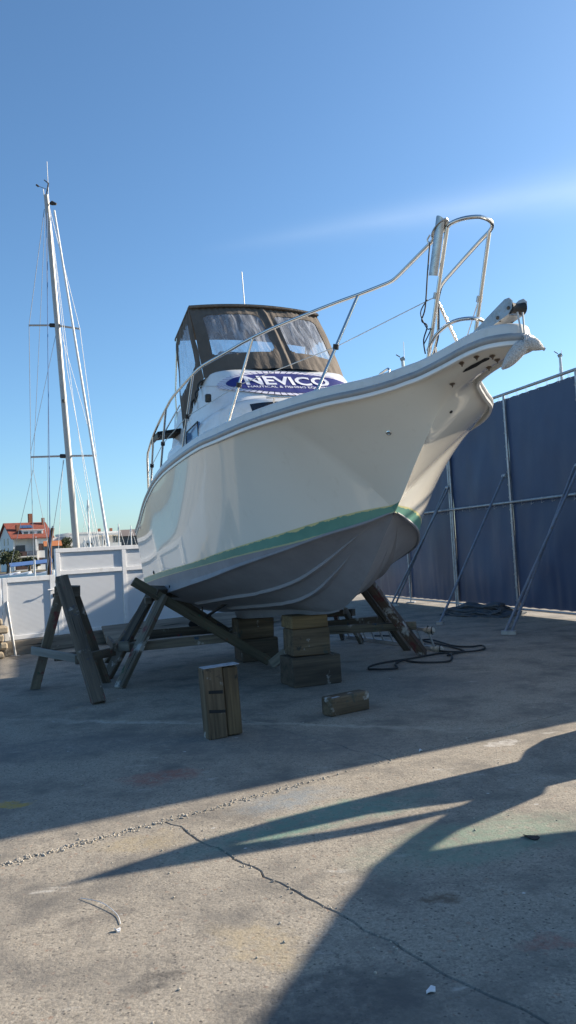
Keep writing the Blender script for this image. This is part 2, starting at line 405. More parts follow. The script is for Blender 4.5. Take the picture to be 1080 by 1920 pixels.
# ------------------------------------------------------------------ blue tarpaulin wall on a pipe frame
TH = -.32445; W0 = Vector((4.604, 17, 0)); wd = Vector((sin(TH), cos(TH), 0)); wn = Vector((-cos(TH), sin(TH), 0))   # wn faces the boat
def wp(t_, z, off=0): return W0+wd*t_+wn*off+Vector((0, 0, z))
def tarp_mat():
    mt, t, b = nodes_of('blue_tarpaulin')
    co = N(t, 'ShaderNodeTexCoord').outputs['Object']
    n1 = noise_(t, co, .8, 5, .6)
    c = mixc(t, ramp(t, n1, .3, .75), (.032, .054, .115), (.046, .074, .145))
    n2 = noise_(t, mapping(t, co, (1, 1, .5), (4, 2, 1)), .5, 4)
    c = mixc(t, ramp(t, n2, .45, .75), c, (.062, .058, .082))
    L(t, c, b.inputs['Base Color']); b.inputs['Roughness'].default_value = .42
    b.inputs['Specular IOR Level'].default_value = .35
    h = N(t, 'ShaderNodeMath', operation='ADD'); L(t, noise_(t, mapping(t, co, (1, 1, .55)), 1.1, 3, .5, 1.0), h.inputs[0])
    wv = noise_(t, co, 300, 2); ml = N(t, 'ShaderNodeMath', operation='MULTIPLY'); L(t, wv, ml.inputs[0]); ml.inputs[1].default_value = .03
    L(t, ml.outputs[0], h.inputs[1]); bump(t, b, h.outputs[0], .22, .05)
    return mt
TARP = tarp_mat()
wall = empty('tarpaulin_wall', 'tall blue tarpaulin wall laced to a grey pipe frame with slanting braces', 'wall', wp(-2, 0))
WT = 4.612
posts = [7.05, 4.62, 2.17, -.24, -2.56, -5.2, -7.95]
iw = WM[wall.name].inverted()
for i in range(len(posts)-1):
    a, b2 = posts[i+1], posts[i]
    def fn(u, v, a=a, b2=b2, i=i):
        t_ = lerp(a, b2, u); z = lerp(.13, WT-.085+(.06 if i > 3 else 0), v)
        e = min(u, 1-u)*min(1, 4*min(v, 1-v)+.15)
        w_ = noise.noise(Vector((t_*1.1, z*.9, i)))*.06*e*2+noise.noise(Vector((t_*3.2+z*.8, z*1.1, 3+i)))*.010
        w_ += .02*noise.noise(Vector((t_*7, z*.6, 8)))*max(0, 1-z/1.8)
        zz = z + (.015*abs(sin(u*pi*7)) if v == 0 else 0) - (.012*abs(sin(u*pi*8)) if v == 1 else 0)
        return iw @ wp(t_, zz, -.045+w_)
    v_, f_ = grid(fn, 40, 44)
    link('tarp_panel', raw(v_, f_, 80), wall, WM[wall.name], TARP)
for k, tp in enumerate(posts):
    for dx in ((0, .085) if k in (2, 5) else (0,)):
        wtube('post', [wp(tp+dx, 0.02), wp(tp+dx, WT-.02+(.06 if k > 4 else 0))], .028 if k != 1 else .022, GALV, wall)
    block('base_plate', wp(tp, .018), (.22, .22, .012), GALV, wall, TH)
for z, r, nm in ((WT, .032, 'top_pipe'), (2.33, .028, 'middle_pipe'), (.10, .024, 'bottom_pipe')):
    zz_ = z
    wtube(nm, [wp(-2.6 if nm == 'top_pipe' else -8.0, z, .045 if nm == 'middle_pipe' else 0), wp(7.1, z, .045 if nm == 'middle_pipe' else 0)], r, GALV, wall)
for (tp, z, feet) in ((2.25, 2.87, [(2.50, 20.56), (2.60, 20.49)]), (-.12, 2.90, [(2.79, 15.45)]), (-2.48, 2.85, [(3.49, 13.38), (3.585, 13.33)]), (-5.1, 2.85, [(4.3, 11.1), (4.4, 11.06)])):
    for k, (x, y) in enumerate(feet):
        br = wtube('brace', [Vector((x, y, .05)), wp(tp-.07+.14*k if len(feet) > 1 else tp, z, .05)], .024, PIPE, wall)
        block('brace_foot', (x, y, .035), (.14, .07, .07), GALV, wall, TH)
    wtube('brace_collar', [wp(tp-.06, z, .03), wp(tp+.06, z, .03)], .045, GALV, wall)
wtube('top_pipe', [wp(-8.0, WT+.06), wp(-2.66, WT+.06)], .032, GALV, wall)
# lacing: short cords round the pipes
CORD = plain('white_cord', (.5, .5, .48), .8)
random.seed(3)
for i in range(len(posts)-1):
    for tp in (posts[i],):
        for k in range(16):
            z = .3+k*.27; s_ = random.uniform(.6, 1.3)
            if tp > 5: continue
            wtube('lacing', [wp(tp-.035, z, .0), wp(tp-.02, z+.012, .036), wp(tp+.02, z-.02*s_, .036), wp(tp+.075, z-.035*s_, -.02)], .0045, CORD, wall, 4)
for tp in [x*.33-2.4 for x in range(22)]:
    s_ = random.uniform(.5, 1.4)
    wtube('lacing', [wp(tp, WT-.14, -.02), wp(tp+.02, WT+.03, .03), wp(tp+.04*s_, WT-.13, .0)], .0045, CORD, wall, 4)
    wtube('lacing', [wp(tp, 2.30, -.02), wp(tp+.01, 2.36, .085), wp(tp+.03*s_, 2.29-.05*s_, .08), wp(tp+.06*s_, 2.27, -.01)], .0045, CORD, wall, 4)

# ------------------------------------------------------------------ white fence with a low gate
F0 = Vector((-5.285, 14.376, 0)); fd = Vector((.779, .627, 0)); fn_ = Vector((.627, -.779, 0)); FANG = atan2(.627, .779)
def fp(t_, z, off=0): return F0+fd*t_+fn_*off+Vector((0, 0, z))
def panel_mat():
    mt, t, b = nodes_of('white_ribbed_panel')
    co = N(t, 'ShaderNodeTexCoord').outputs['Object']
    c = mixc(t, ramp(t, noise_(t, co, 2, 5), .3, .7), (.70, .725, .75), (.75, .77, .79))
    L(t, c, b.inputs['Base Color']); b.inputs['Roughness'].default_value = .35
    wv = N(t, 'ShaderNodeTexWave'); wv.bands_direction = 'Z'; wv.inputs['Scale'].default_value = 14; L(t, co, wv.inputs[0])
    bump(t, b, wv.outputs['Fac'], .35, .004)
    tr = N(t, 'ShaderNodeBsdfTranslucent'); tr.inputs[0].default_value = (.75, .77, .8, 1)
    mx = N(t, 'ShaderNodeMixShader'); mx.inputs[0].default_value = .25
    L(t, b.outputs[0], mx.inputs[1]); L(t, tr.outputs[0], mx.inputs[2]); L(t, mx.outputs[0], t.nodes['Material Output'].inputs[0])
    return mt
PANEL = panel_mat()
fence = empty('white_fence', 'white plastic panel fence with posts and mid rail beside the low gate', 'fence', fp(1.2, .27))
def bar(parent, t0, t1, z0, z1, th=.06, off=0, nm='rail', mat=WHITE_PAINT):
    M = Matrix.Translation(fp((t0+t1)/2, (z0+z1)/2, off)) @ Matrix.Rotation(FANG, 4, 'Z')
    return link(nm, box_mesh(abs(t1-t0), th, abs(z1-z0), .004), parent, M, mat)
ZT = 1.885
fposts = [1.10, 2.47, 3.86, 5.25, 6.64]
for i, tp in enumerate(fposts): bar(fence, tp, tp+.085, .27, ZT-.08, .065, 0, 'post')
bar(fence, 1.10, 6.73, ZT-.078, ZT, .068, 0, 'top_rail')
for i in range(len(fposts)-1):
    a, b2 = fposts[i]+.087, fposts[i+1]-.002
    bar(fence, a, b2, 1.385, 1.465, .06, 0, 'middle_rail'); bar(fence, a, b2, .272, .335, .06, 0, 'bottom_rail')
    bar(fence, a, b2, 1.467, ZT-.08, .016, -.012, 'panel', PANEL); bar(fence, a, b2, .337, 1.383, .016, -.012, 'panel', PANEL)
gate = empty('garden_gate', 'low white plastic gate with lever handle left of the fence', 'gate', fp(.6, .27))
bar(gate, .09, .17, .272, 1.40, .055, 0, 'stile'); bar(gate, .97, 1.075, .272, 1.40, .055, 0, 'stile')
bar(gate, .172, .968, 1.31, 1.40, .055, 0, 'top_rail'); bar(gate, .172, .968, .272, .35, .055, 0, 'bottom_rail')
bar(gate, .172, .968, .352, 1.308, .016, -.008, 'panel', PANEL)
wtube('handle', fillet([fp(1.03, 1.13, .03), fp(1.03, 1.13, .08), fp(.90, 1.125, .085)], .02), .012, WHITE_PAINT, gate)
bar(gate, 1.015, 1.05, .98, 1.05, .014, .036, 'lock', BLACK)
pf = empty('fence_end', 'white fence post with hinge at the left edge of the gate', 'post', fp(-.02, .27))
bar(pf, -.02, .065, .27, 1.40, .06, 0, 'post'); bar(pf, .0, .03, 1.12, 1.22, .015, .04, 'hinge')
bar(pf, -1.6, -.022, .30, 1.36, .016, -.01, 'panel', PANEL)
# beam the fence stands on, and boards
KERB = wood('kerb_beam', (.19, .17, .14), (.28, .25, .205), [(.36, .34, .30)], .6)
kb = link('timber_sill', box_mesh(8.6, .26, .26, .012, .004), None, Matrix.Translation(fp(2.75, .13, -.06)) @ Matrix.Rotation(FANG, 4, 'Z'), KERB)
tag(kb, 'long weathered sill beam under the white fence', 'beam')
up_ = (Vector((0, 0, 1))*.30-fn_*.18).normalized(); M = Matrix((fd, up_.cross(fd), up_)).transposed().to_4x4(); M.translation = fp(4.0, .19, .26)
bd = link('leaning_board', box_mesh(4.2, .03, .37, .004, .004), None, M, BOARD)
tag(bd, 'long grey plank leaning on the sill beam behind the boat', 'plank')
gb = empty('metal_bracket', 'small galvanised angle post standing before the gate', 'post', (-5.03, 14.41, 0))
wtube('upright', fillet([(-5.02, 14.40, .01), (-5.15, 14.44, .93), (-5.155, 14.47, .97), (-5.35, 14.5, .975)], .05), .028, GALV, gb)
block('foot_plate', (-5.02, 14.40, .008), (.16, .12, .012), GALV, gb)
# rubble wall beside the gate
sw = empty('rubble_wall', 'low rough stone wall at the left edge beside the gate', 'wall', fp(-1.0, 0, .25))
STONE = plain('rubble_stone', (.30, .25, .18), .9, 0, .4, 5, bmp=.8, bscale=14, dirt=(.14, .12, .09))
for r in range(5):
    for k in range(7):
        sx = random.uniform(.15, .24)
        o = block('stone', fp(-1.55+k*.235+.09*(r % 2), .07+r*.145, .28+random.uniform(-.02, .02)), (sx, .2, .135), STONE, sw, FANG+random.uniform(-.1, .1), (random.uniform(-.08, .08), random.uniform(-.1, .1)), .03, .012)
# ------------------------------------------------------------------ the motor boat (local x forward, y to port, z up, origin on the keel)
HD, TRIM = radians(22), radians(4.5); BO = Vector((.22, 9.65, .83))
bh = Vector((sin(HD)*cos(TRIM), -cos(HD)*cos(TRIM), sin(TRIM))); bp = Vector((cos(HD), sin(HD), 0)); bu = bh.cross(bp)
BM = Matrix((bh, bp, bu)).transposed().to_4x4(); BM.translation = BO
boat = empty('motor_boat', 'white motor boat propped on timber with grey bottom and brown canvas wheelhouse', 'boat', mat=BM)
XE, XN, XT, HN = 2.22, 4.08, 4.34, .22
_yb = pchip([-3.8, -3.3, -2, -.5, .6, 1.5, 2.2, 2.75, 3.1, 3.35, 3.65, XN, XT], [1.31, 1.35, 1.46, 1.48, 1.455, 1.35, 1.155, .865, .53, .31, .25, HN, 0])
def yb(x):
    if x > XN: return HN*sqrt(max(0, 1-((x-XN)/(XT-XN))**2))
    return _yb(x)
zs = pchip([-3.7, -2.9, -2.0, -1.5, -.76, .05, .7, 1.2, 1.9, 2.4, 2.9, 3.15, 3.3, 3.9, 4.44], [1.5, 1.65, 1.82, 1.91, 1.95, 1.945, 1.93, 1.90, 1.88, 1.87, 1.87, 1.89, 1.92, 1.94, 1.90])
yc = pchip([-3.7, -2, -1, 0, .6, 1.1, 1.6, 1.95, 2.12, XE], [1.2, 1.25, 1.23, 1.12, 1.0, .85, .60, .33, .15, .0])
zc = pchip([-3.7, -1.7, -.47, .52, 1.22, 1.74, 2.07, XE], [.42, .47, .52, .61, .69, .79, .86, .93])
zst = pchip([XE, 2.38, 2.68, 2.98, 3.15, 3.28, 3.45, 3.7, 4.44], [.93, 1.05, 1.31, 1.55, 1.685, 1.765, 1.82, 1.845, 1.865])
zk = pchip([-3.7, -.3, .41, .7, .95, 1.3, 1.65, 2.09, XE], [.13, .05, .0, .02, .07, .23, .47, .83, .93])
pw = pchip([-3.7, -1, .5, 1.5, 2.4, 2.85, 3.1, 3.3, 3.5, 4.4], [1, 1.05, 1.12, 1.18, 1.2, 1.15, 1.0, .7, .5, .5])
ztb = pchip([-3.8, -.6, .44, 1.28, 1.77, 2.08, XE, 2.6], [.68, .69, .715, .745, .80, .855, .925, 1.0])
ztt = pchip([-3.8, -.9, .32, 1.24, 1.82, 2.22, 2.43, 3], [.77, .76, .81, .865, .94, .995, 1.02, 1.05])
def lo(x): return (yc(x), zc(x)) if x < XE else (0, zst(x))
def side(x, s, sg):
    y0, z0 = lo(x); return (x, sg*(y0+(yb(x)-y0)*s**pw(x)), z0+(zs(x)-z0)*s)
def s_of(x, z):
    y0, z0 = lo(x); return min(1, max(0, (z-z0)/(zs(x)-z0)))
XS = [-3.7+i*.14 for i in range(41)]+[1.95, 2.05, 2.12, 2.17, XE]+[2.26, 2.3, 2.35, 2.4, 2.46]+[2.52+i*.075 for i in range(23)]
XS = sorted(set(round(x, 4) for x in XS if x < XN))+[XN+(XT-XN)*sin(a*pi/2/12) for a in range(0, 13)]
def strip(name, fa, fb, rows, mat, sharp=30, x0=-9, x1=9, out=0, bow=0):
    """both sides of the hull between two s-curves"""
    vs, fs = [], []
    xs = [x for x in XS if x0 <= x <= x1]
    for sg in (1, -1):
        base = len(vs)
        for x in xs:
            a, b2 = fa(x), fb(x)
            for j in range(rows+1):
                p = Vector(side(x, lerp(a, b2, j/rows), sg))
                if out: p += Vector((out*.3*(x > 1.2), sg*out, 0)) if b2-a > 1e-4 else Vector((0, 0, 0))
                vs.append(p)
        nn = rows+1
        for i in range(len(xs)-1):
            for j in range(rows):
                a = base+i*nn+j; fs.append((a, a+nn, a+nn+1, a+1))
    return link(name, raw(vs, fs, sharp, .0006), boat, BM, mat)
def hull_mat():
    mt, t, b = nodes_of('cream_gelcoat')
    co = N(t, 'ShaderNodeTexCoord').outputs['Object']
    c = mixc(t, ramp(t, noise_(t, co, 1.1, 5), .3, .7), (.80, .76, .67), (.84, .80, .71))
    sm = noise_(t, mapping(t, co, (9, 9, 1.1), (1, 2, 3)), 1.0, 6, .65)
    c = mixc(t, ramp(t, sm, .60, .82), c, (.74, .69, .59))
    L(t, c, b.inputs['Base Color'])
    r = N(t, 'ShaderNodeMapRange'); L(t, noise_(t, co, 2.2, 6, .7), r.inputs[0]); r.inputs[3].default_value = .14; r.inputs[4].default_value = .26
    L(t, r.outputs[0], b.inputs['Roughness']); b.inputs['Coat Weight'].default_value = 1.0; b.inputs['Coat Roughness'].default_value = .03
    bump(t, b, noise_(t, co, 1.6, 2), .05, .03)
    return mt
HULL = hull_mat()
GREYB = plain('grey_antifouling', (.25, .25, .272), .6, 0, .13, 2.2, bmp=.12, bscale=25, dirt=(.215, .215, .235))
strip('topsides', lambda x: s_of(x, ztt(x)), lambda x: 1.0, 18, HULL, 24)
def stripe_mat():
    mt, t, b = nodes_of('green_primer_and_masking_tape')
    uv = N(t, 'ShaderNodeAttribute', attribute_name='band').outputs['Vector']
    sp = N(t, 'ShaderNodeSeparateXYZ'); L(t, uv, sp.inputs[0])
    co = N(t, 'ShaderNodeTexCoord').outputs['Object']
    n = noise_(t, mapping(t, co, (6, 6, 6)), 1.5, 6, .7)
    a = N(t, 'ShaderNodeMath', operation='MULTIPLY_ADD'); L(t, n, a.inputs[0]); a.inputs[1].default_value = .60; L(t, sp.outputs[1], a.inputs[2])
    a2 = N(t, 'ShaderNodeMath', operation='MULTIPLY'); L(t, a.outputs[0], a2.inputs[0]); a2.inputs[1].default_value = .5
    g = mixc(t, ramp(t, noise_(t, co, 3, 5), .3, .7), (.105, .255, .205), (.14, .32, .255))
    c = mixc(t, ramp(t, a2.outputs[0], .585, .595), g, (.60, .56, .28))
    low = N(t, 'ShaderNodeMath', operation='MULTIPLY_ADD'); L(t, n, low.inputs[0]); low.inputs[1].default_value = -.22; L(t, sp.outputs[1], low.inputs[2])
    c = mixc(t, ramp(t, low.outputs[0], .0, .015), (.42, .45, .27), c)
    L(t, c, b.inputs['Base Color']); b.inputs['Roughness'].default_value = .4
    return mt
st = strip('boot_stripe', lambda x: s_of(x, ztb(x)), lambda x: s_of(x, ztt(x)), 6, stripe_mat(), 24, x1=2.44, out=.002)
at_ = st.data.attributes.new('band', 'FLOAT_VECTOR', 'POINT')
for v in st.data.vertices:
    x = v.co.x; d_ = max(.02, ztt(x)-max(ztb(x), lo(x)[1])); at_.data[v.index].vector = (x, (v.co.z-max(ztb(x), lo(x)[1]))/d_, 0)
# bottom, chine strip and transom
vs, fs = [], []
xs = [x for x in XS if x <= XE]
R_ = 12
for sg in (1, -1):
    base = len(vs)
    for x in xs:
        k0, y1, z1 = zk(x), yc(x), zc(x); bul = .035*min(1, max(0, (2.2-x)/1.2))
        for j in range(R_+1):
            u = j/R_; vs.append((x, sg*y1*u, lerp(k0, z1, u)-bul*sin(pi*u)*(.5 if x < 0 else .2)+(.05*sin(pi*u)*min(1, max(0, x/1.2)) if x > 0 else 0)))
        sb = s_of(x, ztb(x))
        vs.append((x, sg*(y1+.03*min(1, y1*5)), z1-.004))
        for j in range(1, 4): vs.append(side(x, sb*j/3, sg))
    nn = R_+1+4
    for i in range(len(xs)-1):
        for j in range(nn-1):
            a = base+i*nn+j; fs.append((a, a+nn, a+nn+1, a+1))
link('hull_bottom', raw(vs, fs, 26, .0006), boat, BM, GREYB)
tv = [(-3.7, sg*y, z) for sg in (-1, 1) for (y, z) in [(0, zk(-3.7)), (yc(-3.7), zc(-3.7))]+[side(-3.7, s/6, 1)[1:] for s in range(1, 7)]]
link('transom', raw(tv, [tuple(range(0, 8))+tuple(range(15, 7, -1))], 30, .0005), boat, BM, HULL)
# keel fin
kv, kf = [], []
kx = [-2.85, -2.78, -2.2, -1.4, -.6, .1, .5, .75]
for x in kx:
    t_ = .05 if x < .2 else lerp(.05, .012, (x-.2)/.55); zb_ = 0 if -2.8 < x < .6 else (.07 if x < 0 else .02)
    kv += [(x, -t_*1.6, zk(x)+.05), (x, -t_, zb_+.02), (x, -t_*.7, zb_), (x, t_*.7, zb_), (x, t_, zb_+.02), (x, t_*1.6, zk(x)+.05)]
for i in range(len(kx)-1):
    for j in range(5): a = i*6+j; kf.append((a, a+6, a+7, a+1))
kf += [(0, 1, 2, 3, 4, 5), tuple(range(len(kx)*6-6, len(kx)*6))]
link('keel', raw(kv, kf, 40), boat, BM, GREYB)
# spray rails
def bottom(x, u, sg):
    k0, y1, z1 = zk(x), yc(x), zc(x)
    bul = .035*min(1, max(0, (2.2-x)/1.2))
    return Vector((x, sg*y1*u, lerp(k0, z1, u)-bul*sin(pi*u)*(.5 if x < 0 else .2)+(.05*sin(pi*u)*min(1, max(0, x/1.2)) if x > 0 else 0)))
for sg in (1, -1):
    for u0, u1, xa, xb in ((.60, .50, -2.6, 1.98), (.28, .34, -2.3, 1.66)):
        vs, fs = [], []; n = 40
        for i in range(n+1):
            x = lerp(xa, xb, i/n); u = lerp(u0, u1, max(0, i/n-.4)/.6); tp = min(1, (1-i/n)*7, (i/n)*14+.15)
            p = bottom(x, u, sg); y1 = max(yc(x), .1)
            wd_ = .065*tp/y1
            q0, q1 = bottom(x, u-wd_*.7, sg), bottom(x, u+wd_*.25, sg)
            tip = bottom(x, u+wd_*.35, sg)+Vector((0, sg*.006*tp, -.040*tp))
            vs += [q0+Vector((0, 0, .004)), tip, tip+Vector((0, sg*.004, .012*tp)), q1+Vector((0, 0, .012))]
        for i in range(n):
            for j in range(3): a = i*4+j; fs.append((a, a+4, a+5, a+1))
        link('spray_rail', raw(vs, fs, 14), boat, BM, plain('grey_antifouling_edge', (.29, .29, .315), .6, 0, .07, 3))
# chine spray rail at the bow
for sg in (1, -1):
    pts = [Vector((x, sg*(yc(x)+.012), zc(x)+.004)) for x in [i*.06 for i in range(-55, 36)]+[2.15, 2.2]]
    v_, f_ = tube_data(pts, [.016*min(1, (len(pts)-i)/6+.3) for i in range(len(pts))], 6)
    link('chine_rail', raw(v_, f_, 50), boat, BM, GREYB)
# sheer path right round the bow with outward plan normals
half = [x for x in XS]
path = [Vector((x, -yb(x), zs(x))) for x in half]+[Vector((x, yb(x), zs(x))) for x in reversed(half[:-1])]
nrm = []
for i in range(len(path)):
    t_ = path[min(i+1, len(path)-1)]-path[max(i-1, 0)]; nrm.append(Vector((t_.y, -t_.x, 0)).normalized())
def sweep(name, prof, mat, closed=True, sharp=30):
    """prof: (outward, up) offsets swept along the sheer"""
    vs, fs = [], []; k = len(prof)
    for p, n in zip(path, nrm):
        for o_, u_ in prof: vs.append(p+n*o_+Vector((0, 0, u_)))
    for i in range(len(path)-1):
        for j in range(k if closed else k-1):
            a = i*k+j; b2 = i*k+(j+1) % k; fs.append((a, b2, b2+k, a+k))
    if closed: fs += [tuple(range(k)), tuple(range(len(vs)-k, len(vs)))]
    return link(name, raw(vs, fs, sharp), boat, BM, mat)
RAILG = plain('grey_rubbing_strake', (.30, .305, .31), .38, .0, .1, 8, dirt=(.34, .34, .33), coat=.15)
sweep('rub_rail', [(-.01+.033*cos(a), .012+.033*sin(a)) for a in [i*pi/5-pi/2 for i in range(10)]], RAILG, True, 60)
sweep('rail_lip', [(-.022, -.052), (.004, -.048), (.010, -.030), (.004, -.016), (-.022, -.016)], WHITE_GEL, True, 50)
CREAM = plain('cream_deck', (.70, .68, .63), .35, 0, .05, 3, coat=.2, dirt=(.62, .60, .54))
sweep('gunwale', [(-.012, .040), (-.020, .105), (-.030, .122), (-.048, .132), (-.085, .130), (-.10, .118), (-.105, .07)], CREAM, False, 40)
# deck between the gunwales
vs, fs = [], []; n = 9
for x in half:
    y1 = max(0, yb(x)-.09)
    for j in range(n):
        u = j/(n-1)*2-1; vs.append((min(x, XT-.09), u*y1, zs(x)+.085+.05*(1-u*u)*min(1, y1)))
for i in range(len(half)-1):
    for j in range(n-1): a = i*n+j; fs.append((a, a+n, a+n+1, a+1))
link('deck', raw(vs, fs, 30, .0004), boat, BM, CREAM)
# underside of the pulpit: slot, washers and nuts
RUST = plain('rusty_bolt', (.16, .12, .09), .6, .6, .3, 40)
def under(x): return zst(x)
def uz(x, y): # height of the hull underside near the pulpit
    best = 0
    y0, z0 = lo(x); s = (abs(y)/max(yb(x), .05))**(1/pw(x)); return z0+(zs(x)-z0)*min(1, s)
for x, y in ((3.80, .17), (3.97, .15), (4.07, .08), (3.84, -.05), (4.02, .0), (3.47, .05)):
    M = BM @ Matrix.Translation((x, -y, uz(x, y)-.004)) @ Matrix.Rotation(pi, 4, 'X')
    nb = lathe('washer', [(.022, -.004), (.023, .003), (.012, .004)], RUST, boat, M, 14)
    lathe('nut', [(.013, .002), (.013, .012), (.006, .013), (.006, .026), (.003, .028)], RUST, nb, M, 6)
sv = []
for x, y, hw in ((3.69, .09, .004), (3.75, .09, .016), (3.84, .085, .022), (3.92, .085, .016), (4.0, .08, .02), (4.03, .078, .003)):
    sv += [(x, -(y-hw), uz(x, y-hw)-.003), (x, -(y+hw), uz(x, y+hw)-.003)]
link('slot', raw(sv, [(2*i, 2*i+2, 2*i+3, 2*i+1) for i in range(5)]), boat, BM, plain('dark_opening', (.012, .012, .014), .8))
# skin fittings on the starboard bow and quarter
def on_side(x, s, sg):
    p = Vector(side(x, s, sg)); du = Vector(side(x+.01, s, sg))-p; dv = Vector(side(x, s+.01, sg))-p
    n_ = du.cross(dv).normalized(); n_ = n_ if n_.y*sg > 0 else -n_
    return p, n_
for x, s, sg, r, mt_ in ((2.77, .40, -1, .026, STEEL), (-2.75, .28, -1, .03, BLACK), (-1.9, .05, -1, .022, BLACK), (3.05, .35, 1, .016, BLACK), (-3.2, .95, -1, .05, STEEL)):
    p, n_ = on_side(x, s, sg); M = BM @ Matrix.Translation(p) @ n_.to_track_quat('Z', 'Y').to_matrix().to_4x4()
    lathe('skin_fitting', [(r*.95, -.01), (r, .004), (r*.8, .010), (r*.55, .009), (r*.5, .002), (.002, .002)], mt_, boat, M, 16)
# propeller gear under the stern
def prop(y):
    hub = Vector((-3.25, y, .02)); g = GALV
    sh = tube('propeller_shaft', [(-1.6, y, .27), (-3.3, y, .02)], .02, RUBBER, boat)
    tube('shaft_strut', [(-3.05, y, .40), (-3.1, y, .05)], .025, RUBBER, boat, 8, sq=.4)
    pr = lathe('propeller', [(.03, -.06), (.045, -.03), (.045, .03), (.03, .06)], RUBBER, boat, BM @ Matrix.Translation(hub) @ Matrix.Rotation(pi/2, 4, 'Y'), 12)
    for k in range(4):
        a = k*pi/2+.3; bl = []
        for r, c in ((.03, .03), (.09, .07), (.15, .075), (.19, .03)):
            for s_ in (-1, 1): bl.append(hub+Vector((s_*c*.5, r*cos(a)-s_*c*.7*sin(a), r*sin(a)+s_*c*.7*cos(a))))
        link('blade', raw(bl, [(0, 1, 3, 2), (2, 3, 5, 4), (4, 5, 7, 6)]), pr, BM, RUBBER)
    block('rudder', (-3.55, y, .12), (.26, .03, .42), RUBBER, boat, 0, (0, .1), .01, 0, world=False)
for y in (-.5, .5): prop(y)
# ------------------------------------------------------------------ deckhouse
def ring(xf, w_, xr, n_, z, k=48):
    pts = []
    for i in range(k+1):
        a = pi*(i/k)-pi/2; cx, sy = cos(a), sin(a)
        px = abs(cx)**(2/n_); py = (abs(sy)**(2/n_))*(1 if sy > 0 else -1)
        pts.append(Vector((xr+(xf-xr)*px, w_*py, z)))
    return pts
LV = [(1.20, 1.17, 1.90), (1.12, 1.15, 2.2), (1.03, 1.13, 2.36), (.94, 1.11, 2.42), (.72, 1.085, 2.455), (.56, 1.07, 2.47), (.49, 1.06, 2.49), (.36, 1.045, 2.56), (.10, 1.012, 2.82), (-.13, .985, 3.05), (-.17, .975, 3.08), (-.25, .94, 3.09)]
XR, NS = -1.35, 5.5
vs, fs = [], []
for xf, w_, z in LV:
    r_ = ring(xf, w_, XR, NS, 0)
    r_ = [Vector((-2.0, -w_-.01, 0))]+r_+[Vector((-2.0, w_+.01, 0))]
    for p in r_:
        dz = -.10*max(0, min(1, (-.35-p.x)/1.2)) if z > 2.8 else 0
        vs.append((p.x, p.y, z+dz))
k = len(r_)
for i in range(len(LV)-1):
    for j in range(k-1): a = i*k+j; fs.append((a, a+1, a+1+k, a+k))
    fs.append((i*k, i*k+k, i*k+2*k-1, i*k+k-1))
fs.append(tuple(range((len(LV)-1)*k, len(LV)*k)))
cabin = link('deckhouse', raw(vs, fs, 32), boat, BM, WHITE_GEL)
def cab(y, z, off=.012):
    for i in range(len(LV)-1):
        if LV[i][2] <= z <= LV[i+1][2]: t_ = (z-LV[i][2])/(LV[i+1][2]-LV[i][2]); xf = lerp(LV[i][0], LV[i+1][0], t_); w_ = lerp(LV[i][1], LV[i+1][1], t_)
    q = min(.999, abs(y)/w_); x = XR+(xf-XR)*(1-q**NS)**(1/NS)
    nx = ((x-XR)/(xf-XR))**(NS-1)/(xf-XR); ny = q**(NS-1)/w_; l_ = sqrt(nx*nx+ny*ny)
    return Vector((x+off*nx/l_, y+(1 if y > 0 else -1)*off*ny/l_, z+off*.35))
DKG = plain('dark_window_glass', (.015, .02, .03), .06, 0, .1, 2, coat=.5)
# foredeck windows, grab rail, side window, light
for sg in (1, -1):
    v_, f_ = grid(lambda u, v: cab(sg*lerp(.18, .90, u), lerp(2.10, 2.335, v), .006), 14, 4)
    link('front_window', raw(v_, f_), boat, BM, DKG)
    gp = [cab(sg*y, 2.36, .05) for y in (.42, .50, .58, .66, .74)]
    gr = link('grab_rail', raw(*tube_data([gp[0]]+gp+[gp[-1]], .011, 8), 50), boat, BM, STEEL)
    for q in (1, 3): tube('grab_rail_foot', [gp[q], gp[q]-Vector((.035, 0, .06))], .010, STEEL, boat)
    sv = [Vector((x, sg*(1.158-.11*(z-1.9)*.55+.004), z)) for x, z in ((-.92, 2.14), (-.36, 2.14), (-.40, 2.47), (-.95, 2.46))]
    SKYG = plain('sky_reflection_glass', (.10, .20, .36), .08, 0, .1, 2, coat=.5)  # blue reflection of the sky put into the glass colour
    sw_ = link('side_window', raw(sv+[p+Vector((0, -sg*.03, 0)) for p in sv], [(0, 1, 2, 3), (4, 5, 6, 7), (0, 1, 5, 4), (1, 2, 6, 5), (2, 3, 7, 6), (3, 0, 4, 7)]), boat, BM, SKYG)
    wl = link('window_frame', raw(*tube_data(sv+[sv[0]], .011, 6), 50), sw_, BM, BLACK)
    ll = block('deck_light', (-.02, sg*1.085, 2.66), (.06, .07, .10), BLACK, boat, 0, (0, .2), .012, 0, world=False)
